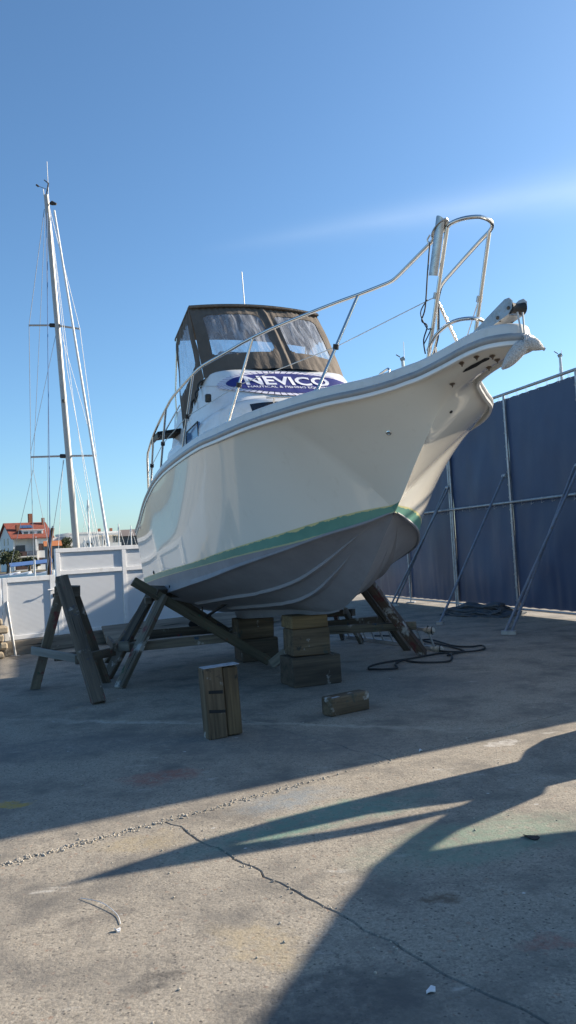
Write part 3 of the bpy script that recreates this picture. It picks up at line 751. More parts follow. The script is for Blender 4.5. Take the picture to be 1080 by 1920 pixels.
# ------------------------------------------------------------------ canvas enclosure
def canvas_mat():
    mt, t, b = nodes_of('brown_canvas')
    co = N(t, 'ShaderNodeTexCoord').outputs['Object']
    c = mixc(t, ramp(t, noise_(t, co, 4, 6, .6), .3, .7), (.088, .072, .058), (.125, .103, .083))
    L(t, c, b.inputs['Base Color']); b.inputs['Roughness'].default_value = .9
    h = N(t, 'ShaderNodeMath', operation='ADD'); L(t, noise_(t, mapping(t, co, (3, 14, 3)), 1.4, 4, .5, .6), h.inputs[0]); L(t, noise_(t, co, 10, 4), h.inputs[1])
    bump(t, b, h.outputs[0], .45, .02)
    return mt
CANVAS = canvas_mat()
def vinyl_mat():
    mt, t, b = nodes_of('clear_vinyl')
    co = N(t, 'ShaderNodeTexCoord').outputs['Object']
    st_ = noise_(t, mapping(t, co, (2.5, 7.5, .75), (2, 0, 1)), 1.7, 4, .55, .7)
    tr = N(t, 'ShaderNodeBsdfTransparent'); tr.inputs[0].default_value = (.80, .83, .86, 1)
    di = N(t, 'ShaderNodeBsdfPrincipled'); di.inputs['Base Color'].default_value = (.55, .57, .6, 1); di.inputs['Roughness'].default_value = .25
    gl = N(t, 'ShaderNodeBsdfGlossy'); gl.inputs['Roughness'].default_value = .06
    m1 = N(t, 'ShaderNodeMixShader'); mr = N(t, 'ShaderNodeMapRange'); L(t, st_, mr.inputs[0])
    mr.inputs[1].default_value = .42; mr.inputs[2].default_value = .72; mr.inputs[3].default_value = .22; mr.inputs[4].default_value = .70
    L(t, mr.outputs[0], m1.inputs[0]); L(t, tr.outputs[0], m1.inputs[1]); L(t, di.outputs[0], m1.inputs[2])
    fr = N(t, 'ShaderNodeFresnel'); fr.inputs[0].default_value = 1.5
    bp_ = N(t, 'ShaderNodeBump'); bp_.inputs['Strength'].default_value = .5; bp_.inputs['Distance'].default_value = .03; L(t, st_, bp_.inputs['Height'])
    L(t, bp_.outputs[0], gl.inputs['Normal']); L(t, bp_.outputs[0], di.inputs['Normal'])
    m2 = N(t, 'ShaderNodeMixShader'); L(t, fr.outputs[0], m2.inputs[0]); L(t, m1.outputs[0], m2.inputs[1]); L(t, gl.outputs[0], m2.inputs[2])
    t.nodes.remove(b); L(t, m2.outputs[0], t.nodes['Material Output'].inputs[0]); return mt
VINYL = vinyl_mat()
def rrect(u, v, u0, v0, u1, v1, r, asp=1.0):
    cx, cy = (u0+u1)/2, (v0+v1)/2; dx = abs(u-cx)-(u1-u0)/2+r; dy = (abs(v-cy)-(v1-v0)/2)*asp+r
    return sqrt(max(dx, 0)**2+max(dy, 0)**2)+min(max(dx, dy), 0)-r
def curtain(name, fn, wins, nu, nv, asp=.7):
    """cloth with openings; each opening gets a clear vinyl pane behind it"""
    vs, fs = grid(fn, nu, nv); keep = []; panes = [[] for _ in wins]
    for f in fs:
        i = f[0]//nv; j = f[0] % nv; u, v = (i+.5)/(nu-1), (j+.5)/(nv-1)
        inside = [rrect(u, v, *w_, .05, asp) for w_ in wins]
        if not any(d < 0 for d in inside): keep.append(f)
        for q, d in enumerate(inside):
            if d < .02: panes[q].append(f)
    me = raw(vs, keep, 70); bm = bmesh.new(); bm.from_mesh(me)
    for v in [v for v in bm.verts if not v.link_faces]: bm.verts.remove(v)
    bm.to_mesh(me); bm.free()
    o = link(name, me, boat, BM, CANVAS)
    for ps in panes:
        bm = bmesh.new(); idx = sorted(set(i for f in ps for i in f)); mp = {i: bm.verts.new(Vector(vs[i])*.0+Vector(vs[i])+Vector((-.008, 0, 0))) for i in idx}
        for f in ps: bm.faces.new([mp[i] for i in f])
        pm = finish(bm, 80); link('vinyl_window', pm, o, BM, VINYL)
    return o
def ripple(u, v, k): return .012*noise.noise(Vector((u*7+k, v*2.2, k)))+.006*noise.noise(Vector((u*22, v*4, k+3)))
def front(u, v):
    y = lerp(1.0, -1.0, u); bowl = 1-y*y
    lowp = Vector((-.46+.33*(1-abs(y)**3), y*-.985, 3.045+.055*bowl)); top_ = Vector((-1.08+.13*bowl, y*-.94, 4.215+.015*bowl))
    p = lowp.lerp(top_, v); p.x += .03*sin(pi*v)+ripple(u, v, 1)*2
    if v > .88: p.x += .012*sin(u*150)*(v-.88)/.12
    d_ = abs(u-.53); p.x += .03*max(0, 1-d_/.02)-.02*max(0, 1-abs(u-.56)/.03)
    if v == 0: p.z -= .008*abs(sin(u*22))
    return p
curtain('front_curtain', front, [(.07, .24, .475, .85), (.585, .24, .94, .85)], 110, 56, .62)
for sg in (-1, 1):
    def sidep(u, v, sg=sg):
        fb_, ft = Vector((-.46, sg*.985, 3.045)), Vector((-1.08, sg*.94, 4.215))
        rb, rt = Vector((-1.42, sg*1.04, 2.62)), Vector((-1.66, sg*.99, 3.98))
        a = fb_.lerp(rb, u); b2 = ft.lerp(rt, u); p = a.lerp(b2, v)
        p.z += -.10*sin(pi*u)*(1-v)*.5
        p.y += sg*(.025*sin(pi*u)*sin(pi*v)+ripple(u, v, 5+sg)*1.6); return p
    curtain('side_curtain', sidep, [(.16, .30, .90, .84)], 50, 60, .9)
def roof(u, v):
    y = lerp(1.0, -1.0, u); bowl = 1-y*y
    a = Vector((-1.03+.13*bowl, y*-.945, 4.22+.018*bowl)); b2 = Vector((-1.70, y*-.995, 3.985+.06*bowl)); p = a.lerp(b2, v); p.z += .03*sin(pi*v)*bowl; return p
vs, fs = grid(roof, 24, 10); nv = len(vs)
v2 = [Vector(p)-Vector((0, 0, .03)) for p in vs]
edge_i = [i*10 for i in range(24)]+[23*10+j for j in range(1, 10)]+[i*10+9 for i in range(22, -1, -1)]+[j for j in range(8, 0, -1)]
f2 = fs+[tuple(reversed([i+nv for i in f])) for f in fs]+[(edge_i[i], edge_i[(i+1) % len(edge_i)], edge_i[(i+1) % len(edge_i)]+nv, edge_i[i]+nv) for i in range(len(edge_i))]
link('canvas_roof', raw(list(vs)+v2, f2, 40), boat, BM, CANVAS)
# canvas valance strip along the front edge of the roof
tube('roof_piping', [roof(i/23, 0)-Vector((-.006, 0, .03)) for i in range(24)], .014, CANVAS, boat)
tube('canopy_frame', [(-1.62, -.98, 3.97), (-1.86, -1.0, 3.2), (-1.9, -1.0, 2.5)], .013, STEEL, boat)
tube('canopy_frame', [(-1.62, .98, 3.97), (-1.86, 1.0, 3.2), (-1.9, 1.0, 2.5)], .013, STEEL, boat)
for sg in (-1, 1):
    for x, z in ((-.52, 2.99), (-.66, 2.93), (-.86, 2.86)):
        tube('tie_strap', smoothpath([(x, sg*1.0, z+.04), (x-.02, sg*1.045, z-.02), (x+.01, sg*1.05, z-.09)], 4), .012, RUBBER, boat, 6)
tube('antenna', [(-1.5, .02, 4.15), (-1.5, .02, 4.97)], .008, WHITE_PAINT, boat, 8)
# helm inside
hb = block('helm_console', (-.75, 0, 3.2), (.35, 1.4, .5), BLACK, boat, 0, (0, -.3), .03, 0, world=False)
st_ = block('helm_seat', (-1.6, -.35, 3.15), (.16, .55, .75), plain('seat_vinyl', (.35, .33, .3), .6), boat, 0, (0, .1), .05, 0, world=False)
block('helm_seat', (-1.6, .35, 3.15), (.16, .55, .75), MATS['seat_vinyl'], boat, 0, (0, .1), .05, 0, world=False)
# slatted side step hung outboard of the deckhouse
stp = block('slatted_step', (-1.78, -1.19, 2.64), (.42, .34, .02), BLACK, boat, 0, (.15, 0), .004, 0, world=False)
for k in range(6): link('slat', box_mesh(.03, .32, .03, .003), stp, BM @ Matrix.Translation((-1.95+k*.068, -1.19, 2.618)) @ Matrix.Rotation(.15, 4, 'X'), BLACK)
for y in (-1.35, -1.03): link('frame_bar', box_mesh(.44, .03, .06, .004), stp, BM @ Matrix.Translation((-1.78, y, 2.60+(-.03 if y < -1.2 else .02))) @ Matrix.Rotation(.15, 4, 'X'), BLACK)
tube('step_stay', [(-1.72, -1.22, 2.66), (-1.50, -1.04, 2.98)], .010, STEEL, boat)
# ------------------------------------------------------------------ guard rails
def ins(x): return max(yb(x)-.09, .2) if x < 3.4 else .2
zr = pchip([-2.36, -1.8, -.95, -.5, .4, 1.2, 1.6, 2.15, 2.7, 3.06], [2.46, 2.63, 2.77, 2.82, 2.82, 2.80, 2.83, 2.86, 2.88, 2.88])
yr = pchip([-3, -2, -.5, .6, 1.2, 1.8, 2.4, 2.8, 3.05], [1.32, 1.36, 1.38, 1.36, 1.24, .98, .62, .37, .25])
for sg in (-1, 1):
    pts = [Vector((-2.46, sg*1.345, zs(-2.4)+.10)), Vector((-2.38, sg*1.345, 2.40))]+[Vector((x, sg*yr(x), zr(x))) for x in [-2.3+i*.18 for i in range(30)]]
    pts += [Vector((3.0, sg*.272, 2.88)), Vector((3.045, sg*.255, 2.882)), Vector((3.09, sg*.246, 2.888)), Vector((3.15, sg*.24, 2.896)), Vector((3.45, sg*.222, 2.937)), Vector((3.72, sg*.207, 2.972)), Vector((3.86, sg*.20, 2.985))]
    pts += [Vector((3.86+.16*sin(a), sg*.20*cos(a) if a < 1.5 else 0, 2.99+.012*a)) for a in [i*pi/2/8 for i in range(1, 9)]]
    tube('handrail', pts, .0165, STEEL, boat, 12)
    tube('pulpit_leg', [(3.40, sg*.215, zs(3.4)+.11), (3.86, sg*.20, 2.985)], .0165, STEEL, boat, 12)
    for xb, xt in ((2.60, 2.70), (1.30, 1.61), (-.18, .38), (-1.40, -.95), (-2.14, -1.82)):
        a, b2 = Vector((xb, sg*(yb(xb)-.075), zs(xb)+.11)), Vector((xt, sg*yr(xt), zr(xt)-.012))
        s_ = tube('stanchion', [a, b2], .0145, STEEL, boat)
        lathe('stanchion_foot', [(.036, -.02), (.036, .006), (.02, .012), (.018, .03)], STEEL, s_, BM @ Matrix.Translation(a), 12)
        c_ = a.lerp(b2, .47)
        cl = tube('wire_clamp', [c_-Vector((.01, 0, .022)), c_+Vector((.01, 0, .022))], .028, BLACK, s_, 8)
    cl_ = [Vector((xb, sg*(yb(xb)-.075), zs(xb)+.11)).lerp(Vector((xt, sg*yr(xt), zr(xt)-.012)), .47) for xb, xt in ((2.60, 2.70), (1.30, 1.61), (-.18, .38), (-1.40, -.95), (-2.14, -1.82))]
    wp_ = [Vector((3.60, sg*.212, 2.51))]+cl_+[Vector((-2.41, sg*1.345, 2.2))]
    tube('lifeline', wp_, .0045, plain('lifeline_wire', (.5, .49, .46), .4, .6), boat, 6)
    tube('leg_clamp', [(3.605, sg*.209, 2.49), (3.63, sg*.208, 2.535)], .026, ALU, boat, 8)
lowp = smoothpath([(3.42, -.215, 2.12), (3.55, -.21, 2.205), (3.72, -.15, 2.26), (3.80, 0, 2.265), (3.72, .15, 2.26), (3.55, .21, 2.205), (3.42, .215, 2.12)], 6)
tube('foot_rail', lowp, .0155, STEEL, boat, 12)
# cleats and deck fittings
for sg in (-1, 1):
    cl = Vector((3.02, sg*.42, zs(3)+.135))
    tube('mooring_cleat', fillet([cl+Vector((-.09, 0, 0)), cl+Vector((-.085, 0, .05)), cl+Vector((.085, 0, .055)), cl+Vector((.09, 0, 0))], .03), .010, STEEL, boat)
# ------------------------------------------------------------------ anchor roller
def plate(pts2, y, th):
    k = len(pts2); v = [(x, y-th/2, z) for x, z in pts2]+[(x, y+th/2, z) for x, z in pts2]
    return raw(v, [tuple(range(k))[::-1], tuple(range(k, 2*k))]+[(i, (i+1) % k, k+(i+1) % k, k+i) for i in range(k)], 20)
prof = [(3.62, 2.06), (4.28, 2.11), (4.33, 2.14), (4.34, 2.195), (4.31, 2.228), (4.26, 2.235), (4.13, 2.205), (3.64, 2.085)]
ar = link('anchor_roller', plate(prof, -.055, .008), boat, BM, GALV)
link('cheek_plate', plate(prof, .075, .008), ar, BM, GALV)
link('bed_plate', raw([(3.62, -.055, 2.062), (4.27, -.055, 2.11), (4.27, .075, 2.11), (3.62, .075, 2.062)], [(0, 1, 2, 3)]), ar, BM, GALV)
for x, z, r in ((4.295, 2.155, .048), (4.16, 2.13, .032)):
    lathe('rubber_roller', [(r, -.062), (r*.82, -.03), (r*.75, 0), (r*.82, .03), (r, .062)], RUBBER, ar, BM @ Matrix.Translation((x, .010, z)) @ Matrix.Rotation(pi/2, 4, 'X'), 16)
    for y in (-.062, .082): lathe('bolt', [(.014, -.006), (.014, .004), (.008, .008)], RUST, ar, BM @ Matrix.Translation((x, y, z)) @ Matrix.Rotation(pi/2, 4, 'X'), 6)
# ------------------------------------------------------------------ banner on the deckhouse front
NAVY = plain('navy_print', (.016, .022, .16), .55, 0, .15, 5)
def rope_print():
    mt, t, b = nodes_of('rope_border_print')
    at = N(t, 'ShaderNodeAttribute', attribute_name='ang').outputs['Fac']
    ml = N(t, 'ShaderNodeMath', operation='MULTIPLY'); L(t, at, ml.inputs[0]); ml.inputs[1].default_value = 62
    sn = N(t, 'ShaderNodeMath', operation='FRACT'); L(t, ml.outputs[0], sn.inputs[0])
    c = mixc(t, ramp(t, sn.outputs[0], .80, .84), (.66, .64, .72), (.03, .03, .10)); L(t, c, b.inputs['Base Color']); b.inputs['Roughness'].default_value = .6; return mt
bn = empty('banner', 'navy oval banner with white lettering tied across the deckhouse front', 'banner', mat=BM)
BY, BZ, BA, BB = -.055, 2.825, .885, .215
def bpt(a, b2, off):
    z = BZ+b2*BB*1.0; y = BY+a*BA*(1-.02*a*a)
    p = cab(max(-.985, min(.985, y)), min(3.06, z), off)
    p.x += .012*noise.noise(Vector((a*5, b2*2, 1)))+.006*noise.noise(Vector((a*13+b2*3, b2*3, 4))); return p
def disc(name, ra, rb, off, mat, attr=False, r0=0.0):
    n, rr = 96, 10; vs, fs, an = [], [], []
    for i in range(rr+1):
        f = lerp(r0, 1, i/rr)
        for k in range(n):
            a = 2*pi*k/n; sa, ca = sin(a), cos(a)
            vs.append(bpt(ra*f*ca, rb*f*sa, off)); an.append(k/n*2 if k/n < .5 else (1-k/n)*2)
            an[-1] = k/n+f*.05*(1 if sa > 0 else -1)
    for i in range(rr):
        for k in range(n): a = i*n+k; b2 = i*n+(k+1) % n; fs.append((a, b2, b2+n, a+n))
    me = raw(vs, fs, 60)
    if attr:
        at = me.attributes.new('ang', 'FLOAT', 'POINT')
        for i, x in enumerate(an): at.data[i].value = x
    return link(name, me, bn, BM, mat)
disc('rope_border', 1, 1, .016, rope_print(), True, .6)
disc('cloth', .90, .80, .020, NAVY)
INK = plain('white_print', (.74, .75, .80), .55, 0, .03, 5)
def text(body, a0, a1, b0, b1, bold, name):
    cu = bpy.data.curves.new('text', 'FONT'); cu.body = body; cu.offset = bold; cu.resolution_u = 3
    o = bpy.data.objects.new('text', cu); COL.objects.link(o); bpy.context.view_layer.update()
    me = bpy.data.meshes.new_from_object(o.evaluated_get(bpy.context.evaluated_depsgraph_get())); bpy.data.objects.remove(o)
    bm = bmesh.new(); bm.from_mesh(me); bmesh.ops.triangulate(bm, faces=bm.faces[:])
    for _ in range(2): bmesh.ops.subdivide_edges(bm, edges=[e for e in bm.edges if e.calc_length() > .12], cuts=1); bmesh.ops.triangulate(bm, faces=bm.faces[:])
    xs_ = [v.co.x for v in bm.verts]; ys_ = [v.co.y for v in bm.verts]; x0, x1, y0, y1 = min(xs_), max(xs_), min(ys_), max(ys_)
    for v in bm.verts:
        a = lerp(a0, a1, (v.co.x-x0)/(x1-x0)); b2 = lerp(b0, b1, (v.co.y-y0)/(y1-y0))
        v.co = bpt(a, b2, .025)
    link(name, finish(bm, 80), bn, BM, INK)
# seen from ahead, starboard is on the left: a runs from starboard (-) to port (+)
text('NEVICO', -.66, .60, -.20, .52, .028, 'large_lettering')
text('NAUTICAL & FISHING EQUIPMENT', -.66, .68, -.46, -.27, .008, 'small_lettering')
for a in (-.98, .98): wtube('tie_cord', [BM @ bpt(a, 0, .02), BM @ Vector((-.5, a*1.06, 2.95))], .004, CORD, bn, 5)

# ------------------------------------------------------------------ rope fender hanging from the roller
def braid():
    mt, t, b = nodes_of('knitted_rope')
    co = N(t, 'ShaderNodeTexCoord').outputs['Object']
    v = N(t, 'ShaderNodeTexVoronoi'); v.inputs['Scale'].default_value = 95; L(t, co, v.inputs['Vector'])
    c = mixc(t, ramp(t, v.outputs['Distance'], .2, .8), (.66, .65, .63), (.42, .40, .38)); L(t, c, b.inputs['Base Color']); b.inputs['Roughness'].default_value = .9
    n_ = bump(t, b, v.outputs['Distance'], .8, .008); n_.invert = True; return mt
BRAID = braid()
fb = empty('rope_fender', 'white knitted rope fender hanging from the anchor roller at the bow', 'fender', mat=BM)
kc = Vector((4.355, -.01, 1.868))
def lobe(name, pts, rs):
    v_, f_ = tube_data(smoothpath(pts, 5), [x for x in rs], 16); return link(name, raw(v_, f_, 70), fb, BM, BRAID)
def rad(n, r0, rm, r1): return [r0+(rm-r0)*sin(min(1, i/n*2.2)*pi/2) if i < n*.6 else rm+(r1-rm)*((i-n*.6)/(n*.4))**1.6 for i in range(n+1)]
lobe('lobe', [kc+Vector((0, .02, .015)), kc+Vector((-.03, -.05, -.06)), kc+Vector((-.075, -.10, -.125)), kc+Vector((-.11, -.135, -.165))], [.022, .032, .045, .053, .054, .053, .052, .05, .047, .043, .038, .033, .027, .02, .013, .010])
lobe('lobe', [kc+Vector((-.005, -.01, .0)), kc+Vector((.02, .055, -.01)), kc+Vector((.03, .10, -.03)), kc+Vector((.035, .15, -.052))], [.024, .033, .043, .049, .05, .05, .049, .047, .044, .04, .035, .029, .023, .014, .012, .013])
for k in range(3):
    pts = [kc+Vector((.055*cos(a)*.9-.01, .016*(k-1)+.02*sin(a), .058*sin(a))) for a in [i*2*pi/12 for i in range(13)]]
    tube('lashing', pts, .012, BRAID, fb, 6)
for dy in (-.012, .022): tube('cord', [kc+Vector((0, dy*.6, .03)), (4.335, dy*1.4, 2.11)], .007, CORD, fb, 6)
# ------------------------------------------------------------------ metal channel lashed to the pulpit
ch = empty('metal_channel', 'dull aluminium half channel lashed upright to the pulpit leg', 'channel', mat=BM)
c0, c1 = Vector((3.665, -.245, 2.66)), Vector((3.84, -.235, 3.06)); dr = (c1-c0).normalized()
sx = Vector((0, 1, 0)).cross(dr).normalized(); sy = Vector((0, 1, 0))
vs, fs = [], []
for i in range(2):
    for ro in (.050, .044):
        for k in range(13):
            a = -.5*pi+k*pi/12*1.05; base = c0.lerp(c1, i)+(dr*.03*(cos(a)-.3) if i else Vector())
            vs.append(base+sx*(ro*sin(a))-sy*(ro*cos(a)*.7))
for k in range(12):
    fs += [(k, k+1, 26+k+1, 26+k), (13+k, 13+k+1, 39+k+1, 39+k), (k, k+1, 14+k, 13+k), (26+k, 26+k+1, 40+k, 39+k)]
fs += [(0, 13, 39, 26), (12, 25, 51, 38)]
link('channel', raw(vs, fs, 35), ch, BM, ALU)
op = [Vector((3.80+.14*cos(a)*.75, -.23+.055*sin(a), 3.0+.10*cos(a)*.35)) for a in [i*2*pi/20 for i in range(20)]]
link('lug_plate', raw(op+[p-Vector((0, 0, .008)) for p in op], [tuple(range(20)), tuple(range(39, 19, -1))]+[(i, (i+1) % 20, 20+(i+1) % 20, 20+i) for i in range(20)], 30), ch, BM, ALU)
tube('shackle', fillet([(3.70, -.26, 2.99), (3.66, -.27, 2.96), (3.68, -.25, 2.92), (3.72, -.25, 2.96)], .02), .007, STEEL, ch)
tube('black_cord', smoothpath([(3.69, -.262, 2.93), (3.62, -.27, 2.7), (3.52, -.262, 2.45), (3.46, -.27, 2.36), (3.50, -.25, 2.3), (3.44, -.26, 2.2), (3.42, -.245, 2.09)], 5), .006, RUBBER, ch, 6)
tube('black_cord', smoothpath([(3.56, -.262, 2.5), (3.47, -.28, 2.42), (3.50, -.255, 2.28), (3.53, -.24, 2.26), (3.44, -.265, 2.16)], 5), .005, RUBBER, ch, 6)

# ------------------------------------------------------------------ keel blocks
KANG = -(pi/2-HD)   # boat axis in plan
KA = HD-pi/2
def timber(name, loc, size, mat, rot, label, group=None, tilt=(0, 0), bev=.012, jit=.010):
    o = block(name, loc, size, mat, None, rot, tilt, bev, jit); return tag(o, label, 'timber block', group)
TOPW = wood('pale_worn_timber', (.15, .10, .045), (.27, .18, .08), [(.45, .45, .44)], .68)
timber('timber_block', (.165, 9.78, .175), (.62, .46, .35), SLEEPER2, .37, 'widest bottom timber block of the front keel stack', 'timber blocks under the keel')
timber('timber_block', (.13, 9.76, .515), (.48, .36, .325), SLEEPER, .33, 'cracked middle timber block of the front keel stack', 'timber blocks under the keel')
timber('timber_block', (.125, 9.755, .755), (.47, .36, .145), TOPW, .34, 'thin amber top timber of the front keel stack', 'timber blocks under the keel', (0, .02))
timber('timber_block', (-.60, 12.15, .17), (.56, .5, .34), SLEEPER2, .30, 'dark bottom timber block of the rear keel stack', 'timber blocks under the keel')
timber('timber_block', (-.63, 12.13, .49), (.54, .46, .30), SLEEPER, .28, 'paint streaked top timber block of the rear keel stack', 'timber blocks under the keel')
tb = empty('standing_timber', 'pair of short timbers bolted together standing on end on the concrete', 'timber block', (-.68, 7.25, 0))
tb_r = .34
M0 = Matrix.Translation((-.69, 7.25, .315)) @ Matrix.Rotation(.40, 4, 'Z') @ Matrix.Rotation(-.035, 4, 'Y') @ Matrix.Rotation(pi/2, 4, 'Y')
link('timber', box_mesh(.625, .16, .18, .007, .004), tb, M0 @ Matrix.Translation((0, .0, -.085)), SLEEPER)
link('timber', box_mesh(.605, .14, .145, .010, .006), tb, M0 @ Matrix.Translation((.006, .01, .082)), wood('split_timber', (.09, .06, .032), (.19, .13, .065), [(.03, .025, .02)], .6))
link('painted_top', box_mesh(.006, .155, .335, .002, .002), tb, M0 @ Matrix.Translation((-.3155, .0, .0)), plain('worn_pale_paint', (.34, .36, .40), .8, 0, .3, 18, dirt=(.2, .19, .18)))
MARK = plain('black_paint_mark', (.015, .015, .016), .8)
for dz, w_ in ((.10, .13), (-.07, .15)):
    link('paint_mark', box_mesh(.028, .002, w_, .0005, .002), tb, M0 @ Matrix.Translation((dz*-1, -.0815, -.085+.01)) @ Matrix.Rotation(.12, 4, 'Y'), MARK)
ls = timber('lying_timber', (.46, 7.97, .088), (.50, .15, .175), SLEEPER, .66, 'short timber offcut lying on the concrete in front of the stack')
pt = link('pale_patch', box_mesh(.10, .12, .003, .001), ls, WM[ls.name] @ Matrix.Translation((-.17, .0, .089)), MATS['worn_pale_paint'])

# ------------------------------------------------------------------ trestles
tr1 = empty('tripod_trestle', 'free standing three legged timber trestle before the white gate', 'trestle', (-2.9, 10.0, 0))
beam('leg', (-3.45, 10.58, .0), (-2.87, 9.97, 1.30), .12, .10, TRESTLE, tr1, (.4, -.9, .3))
beam('leg', (-2.28, 9.22, .0), (-2.83, 9.85, 1.44), .15, .14, TRESTLE2, tr1, (.4, -.9, .3))
beam('leg', (-2.55, 10.75, .0), (-2.76, 10.08, 1.28), .11, .10, TRESTLE2, tr1, (.4, -.9, .3))
block('head_block', (-2.80, 9.99, 1.27), (.30, .12, .13), TRESTLE2, tr1, .1, (.1, .05))
beam('cross_bar', (-3.33, 10.15, .545), (-2.50, 9.57, .455), .035, .10, wood('pale_bar', (.22, .215, .20), (.32, .31, .29), None), tr1)
beam('cross_bar', (-2.62, 9.60, .46), (-2.38, 10.55, .43), .05, .11, TRESTLE2, tr1)
beam('cross_bar', (-3.15, 10.50, .40), (-2.5, 10.55, .40), .05, .10, TRESTLE2, tr1)

tr2 = empty('timber_trestle', 'paint spattered timber trestle propping the hull near the stern', 'trestle', (-1.6, 11.2, 0))
beam('leg', (-2.26, 10.20, 0), (-1.76, 10.92, 1.10), .075, .14, TRESTLE, tr2, (.9, -.2, .4))
beam('leg', (-2.62, 11.05, 0), (-2.0, 11.35, 1.10), .075, .14, TRESTLE2, tr2, (.9, -.2, .4))
beam('leg', (-2.95, 12.6, .03), (-2.05, 11.6, 1.05), .06, .12, TRESTLE2, tr2, (.9, -.2, .4))
beam('leg', (-.40, 11.50, .05), (-2.13, 10.76, 1.325), .06, .125, GREENWOOD, tr2)
beam('leg', (-.55, 12.6, .03), (-1.75, 11.9, 1.0), .06, .12, TRESTLE2, tr2)
beam('head_beam', (-1.90, 10.88, 1.165), (-1.52, 11.75, 1.09), .18, .12, TRESTLE2, tr2, (.35, 0, .93))
block('wedge', (-1.68, 11.35, 1.17), (.22, .14, .07), SLEEPER, tr2, .8, (.1, .35))
block('wedge', (-2.02, 11.2, 1.03), (.09, .12, .09), TRESTLE, tr2, .3)
beam('cross_bar', (-2.22, 10.55, .465), (-.83, 11.36, .44), .035, .12, TRESTLE, tr2)
beam('cross_bar', (-2.3, 12.1, .47), (-1.2, 12.5, .46), .04, .13, TRESTLE2, tr2)
beam('cross_bar', (-2.35, 10.45, .49), (-2.68, 11.55, .49), .04, .11, TRESTLE2, tr2)
block('cleat_block', (-2.24, 10.50, .49), (.16, .03, .13), BOARD, tr2, -.35)
# short board between the stacks
o = beam('offcut_board', (-.36, 11.30, .03), (.06, 11.0, .36), .035, .14, BOARD); tag(o, 'short board slanting between the two keel stacks', 'plank')

tr3 = empty('red_trestle', 'timber trestle with a red and white painted leg propping the far bow', 'trestle', (1.3, 12.2, 0))
beam('leg', (1.83, 11.62, 0), (1.07, 11.30, 1.10), .12, .14, REDWOOD, tr3, (.3, .9, .2))
beam('leg', (1.70, 12.20, 0), (1.02, 11.90, 1.02), .10, .13, TRESTLE2, tr3, (.3, .9, .2))
beam('leg', (1.10, 13.38, 0), (.80, 12.55, .62), .06, .12, TRESTLE, tr3)
beam('leg', (.83, 14.05, 0), (.66, 13.1, .58), .06, .12, TRESTLE2, tr3)
beam('cross_bar', (.30, 11.98, .39), (1.74, 11.52, .435), .04, .12, TRESTLE, tr3)
beam('cross_bar', (.35, 12.9, .38), (1.42, 12.42, .46), .04, .12, TRESTLE2, tr3)
beam('head_beam', (.30, 13.2, .53), (.95, 12.75, .57), .10, .11, TRESTLE2, tr3)
beam('diagonal_prop', (.55, 13.3, .55), (.95, 13.1, .95), .08, .09, TRESTLE2, tr3)

# ------------------------------------------------------------------ ladder, hose, folded tarpaulin
ld = empty('aluminium_ladder', 'aluminium ladder with rag wrapped ends lying against the red trestle', 'ladder', (1.5, 12.9, 0))
a0, a1 = Vector((.88, 14.15, .035)), Vector((2.12, 11.82, .035)); up2 = Vector((-.10, -.02, .285))
LADM = plain('ladder_alloy', (.36, .37, .39), .45, .5, .15, 8)
b0_, b1_ = a0+up2, a1+up2
beam('rail', a0, a1, .025, .06, LADM, ld); beam('rail', b0_, b1_, .025, .06, LADM, ld)
for k in range(10):
    p = a0.lerp(a1, .05+k*.1); wtube('rung', [p, p+up2], .015, LADM, ld)
RAG = plain('pale_rag', (.46, .43, .38), .95, 0, .3, 20, bmp=.8, bscale=30)
for c, dv in ((b1_, (a0-a1).normalized()), (a1, (a0-a1).normalized())):
    pts = [c-dv*.03+dv*(i*.035)+Vector((random.uniform(-.008, .008), 0, random.uniform(-.008, .008))) for i in range(8)]
    wtube('rag_wrap', pts, [.03, .052, .045, .055, .04, .05, .042, .02], RAG, ld, 10)
    for q in (1, 4): wtube('rag_tie', [pts[q]+Vector((.056*cos(a)*.4, .056*cos(a)*.9, .056*sin(a))) for a in [i*pi/4 for i in range(9)]], .008, RUBBER, ld, 5)
def hose(pts, label, grp):
    pp = smoothpath([(x, y, .014+.01*abs(sin(i*1.9))) for i, (x, y) in enumerate(pts)], 6)
    o = tube('cable', pp, .013, RUBBER, None, 7, base=(pts[0][0], pts[0][1], 0)); tag(o, label, 'cable', grp)
hose([(.93, 10.5), (1.09, 10.36), (1.29, 10.41), (1.31, 10.75), (1.45, 11.01), (1.59, 10.87), (1.8, 10.69), (2.02, 10.74), (2.14, 11.11), (2.16, 11.41), (2.03, 11.54), (1.55, 11.14), (1.18, 10.94), (.97, 10.71), (.93, 10.5)], 'black cable looped on the concrete in front of the ladder', 'cables by the ladder')
hose([(1.4, 14.2), (1.7, 13.9), (1.99, 13.41), (2.1, 12.94), (2.28, 12.28), (2.42, 11.78), (2.38, 11.55), (2.18, 11.64), (2.04, 12.04), (2.0, 12.6), (2.05, 13.17), (2.22, 13.08), (2.39, 12.23), (2.6, 12.05), (2.78, 12.05), (2.76, 11.8), (2.59, 11.54), (2.34, 11.49), (2.11, 11.28)], 'black cable coiled at the rag wrapped ladder end', 'cables by the ladder')
OLDT = plain('old_tarp', (.07, .085, .10), .8, 0, .4, 3, dirt=(.16, .15, .13), bmp=.4, bscale=12)
ft = empty('folded_tarpaulin', 'crumpled grey tarpaulin heap at the foot of the blue wall', 'tarpaulin', (3.95, 16.9, 0))
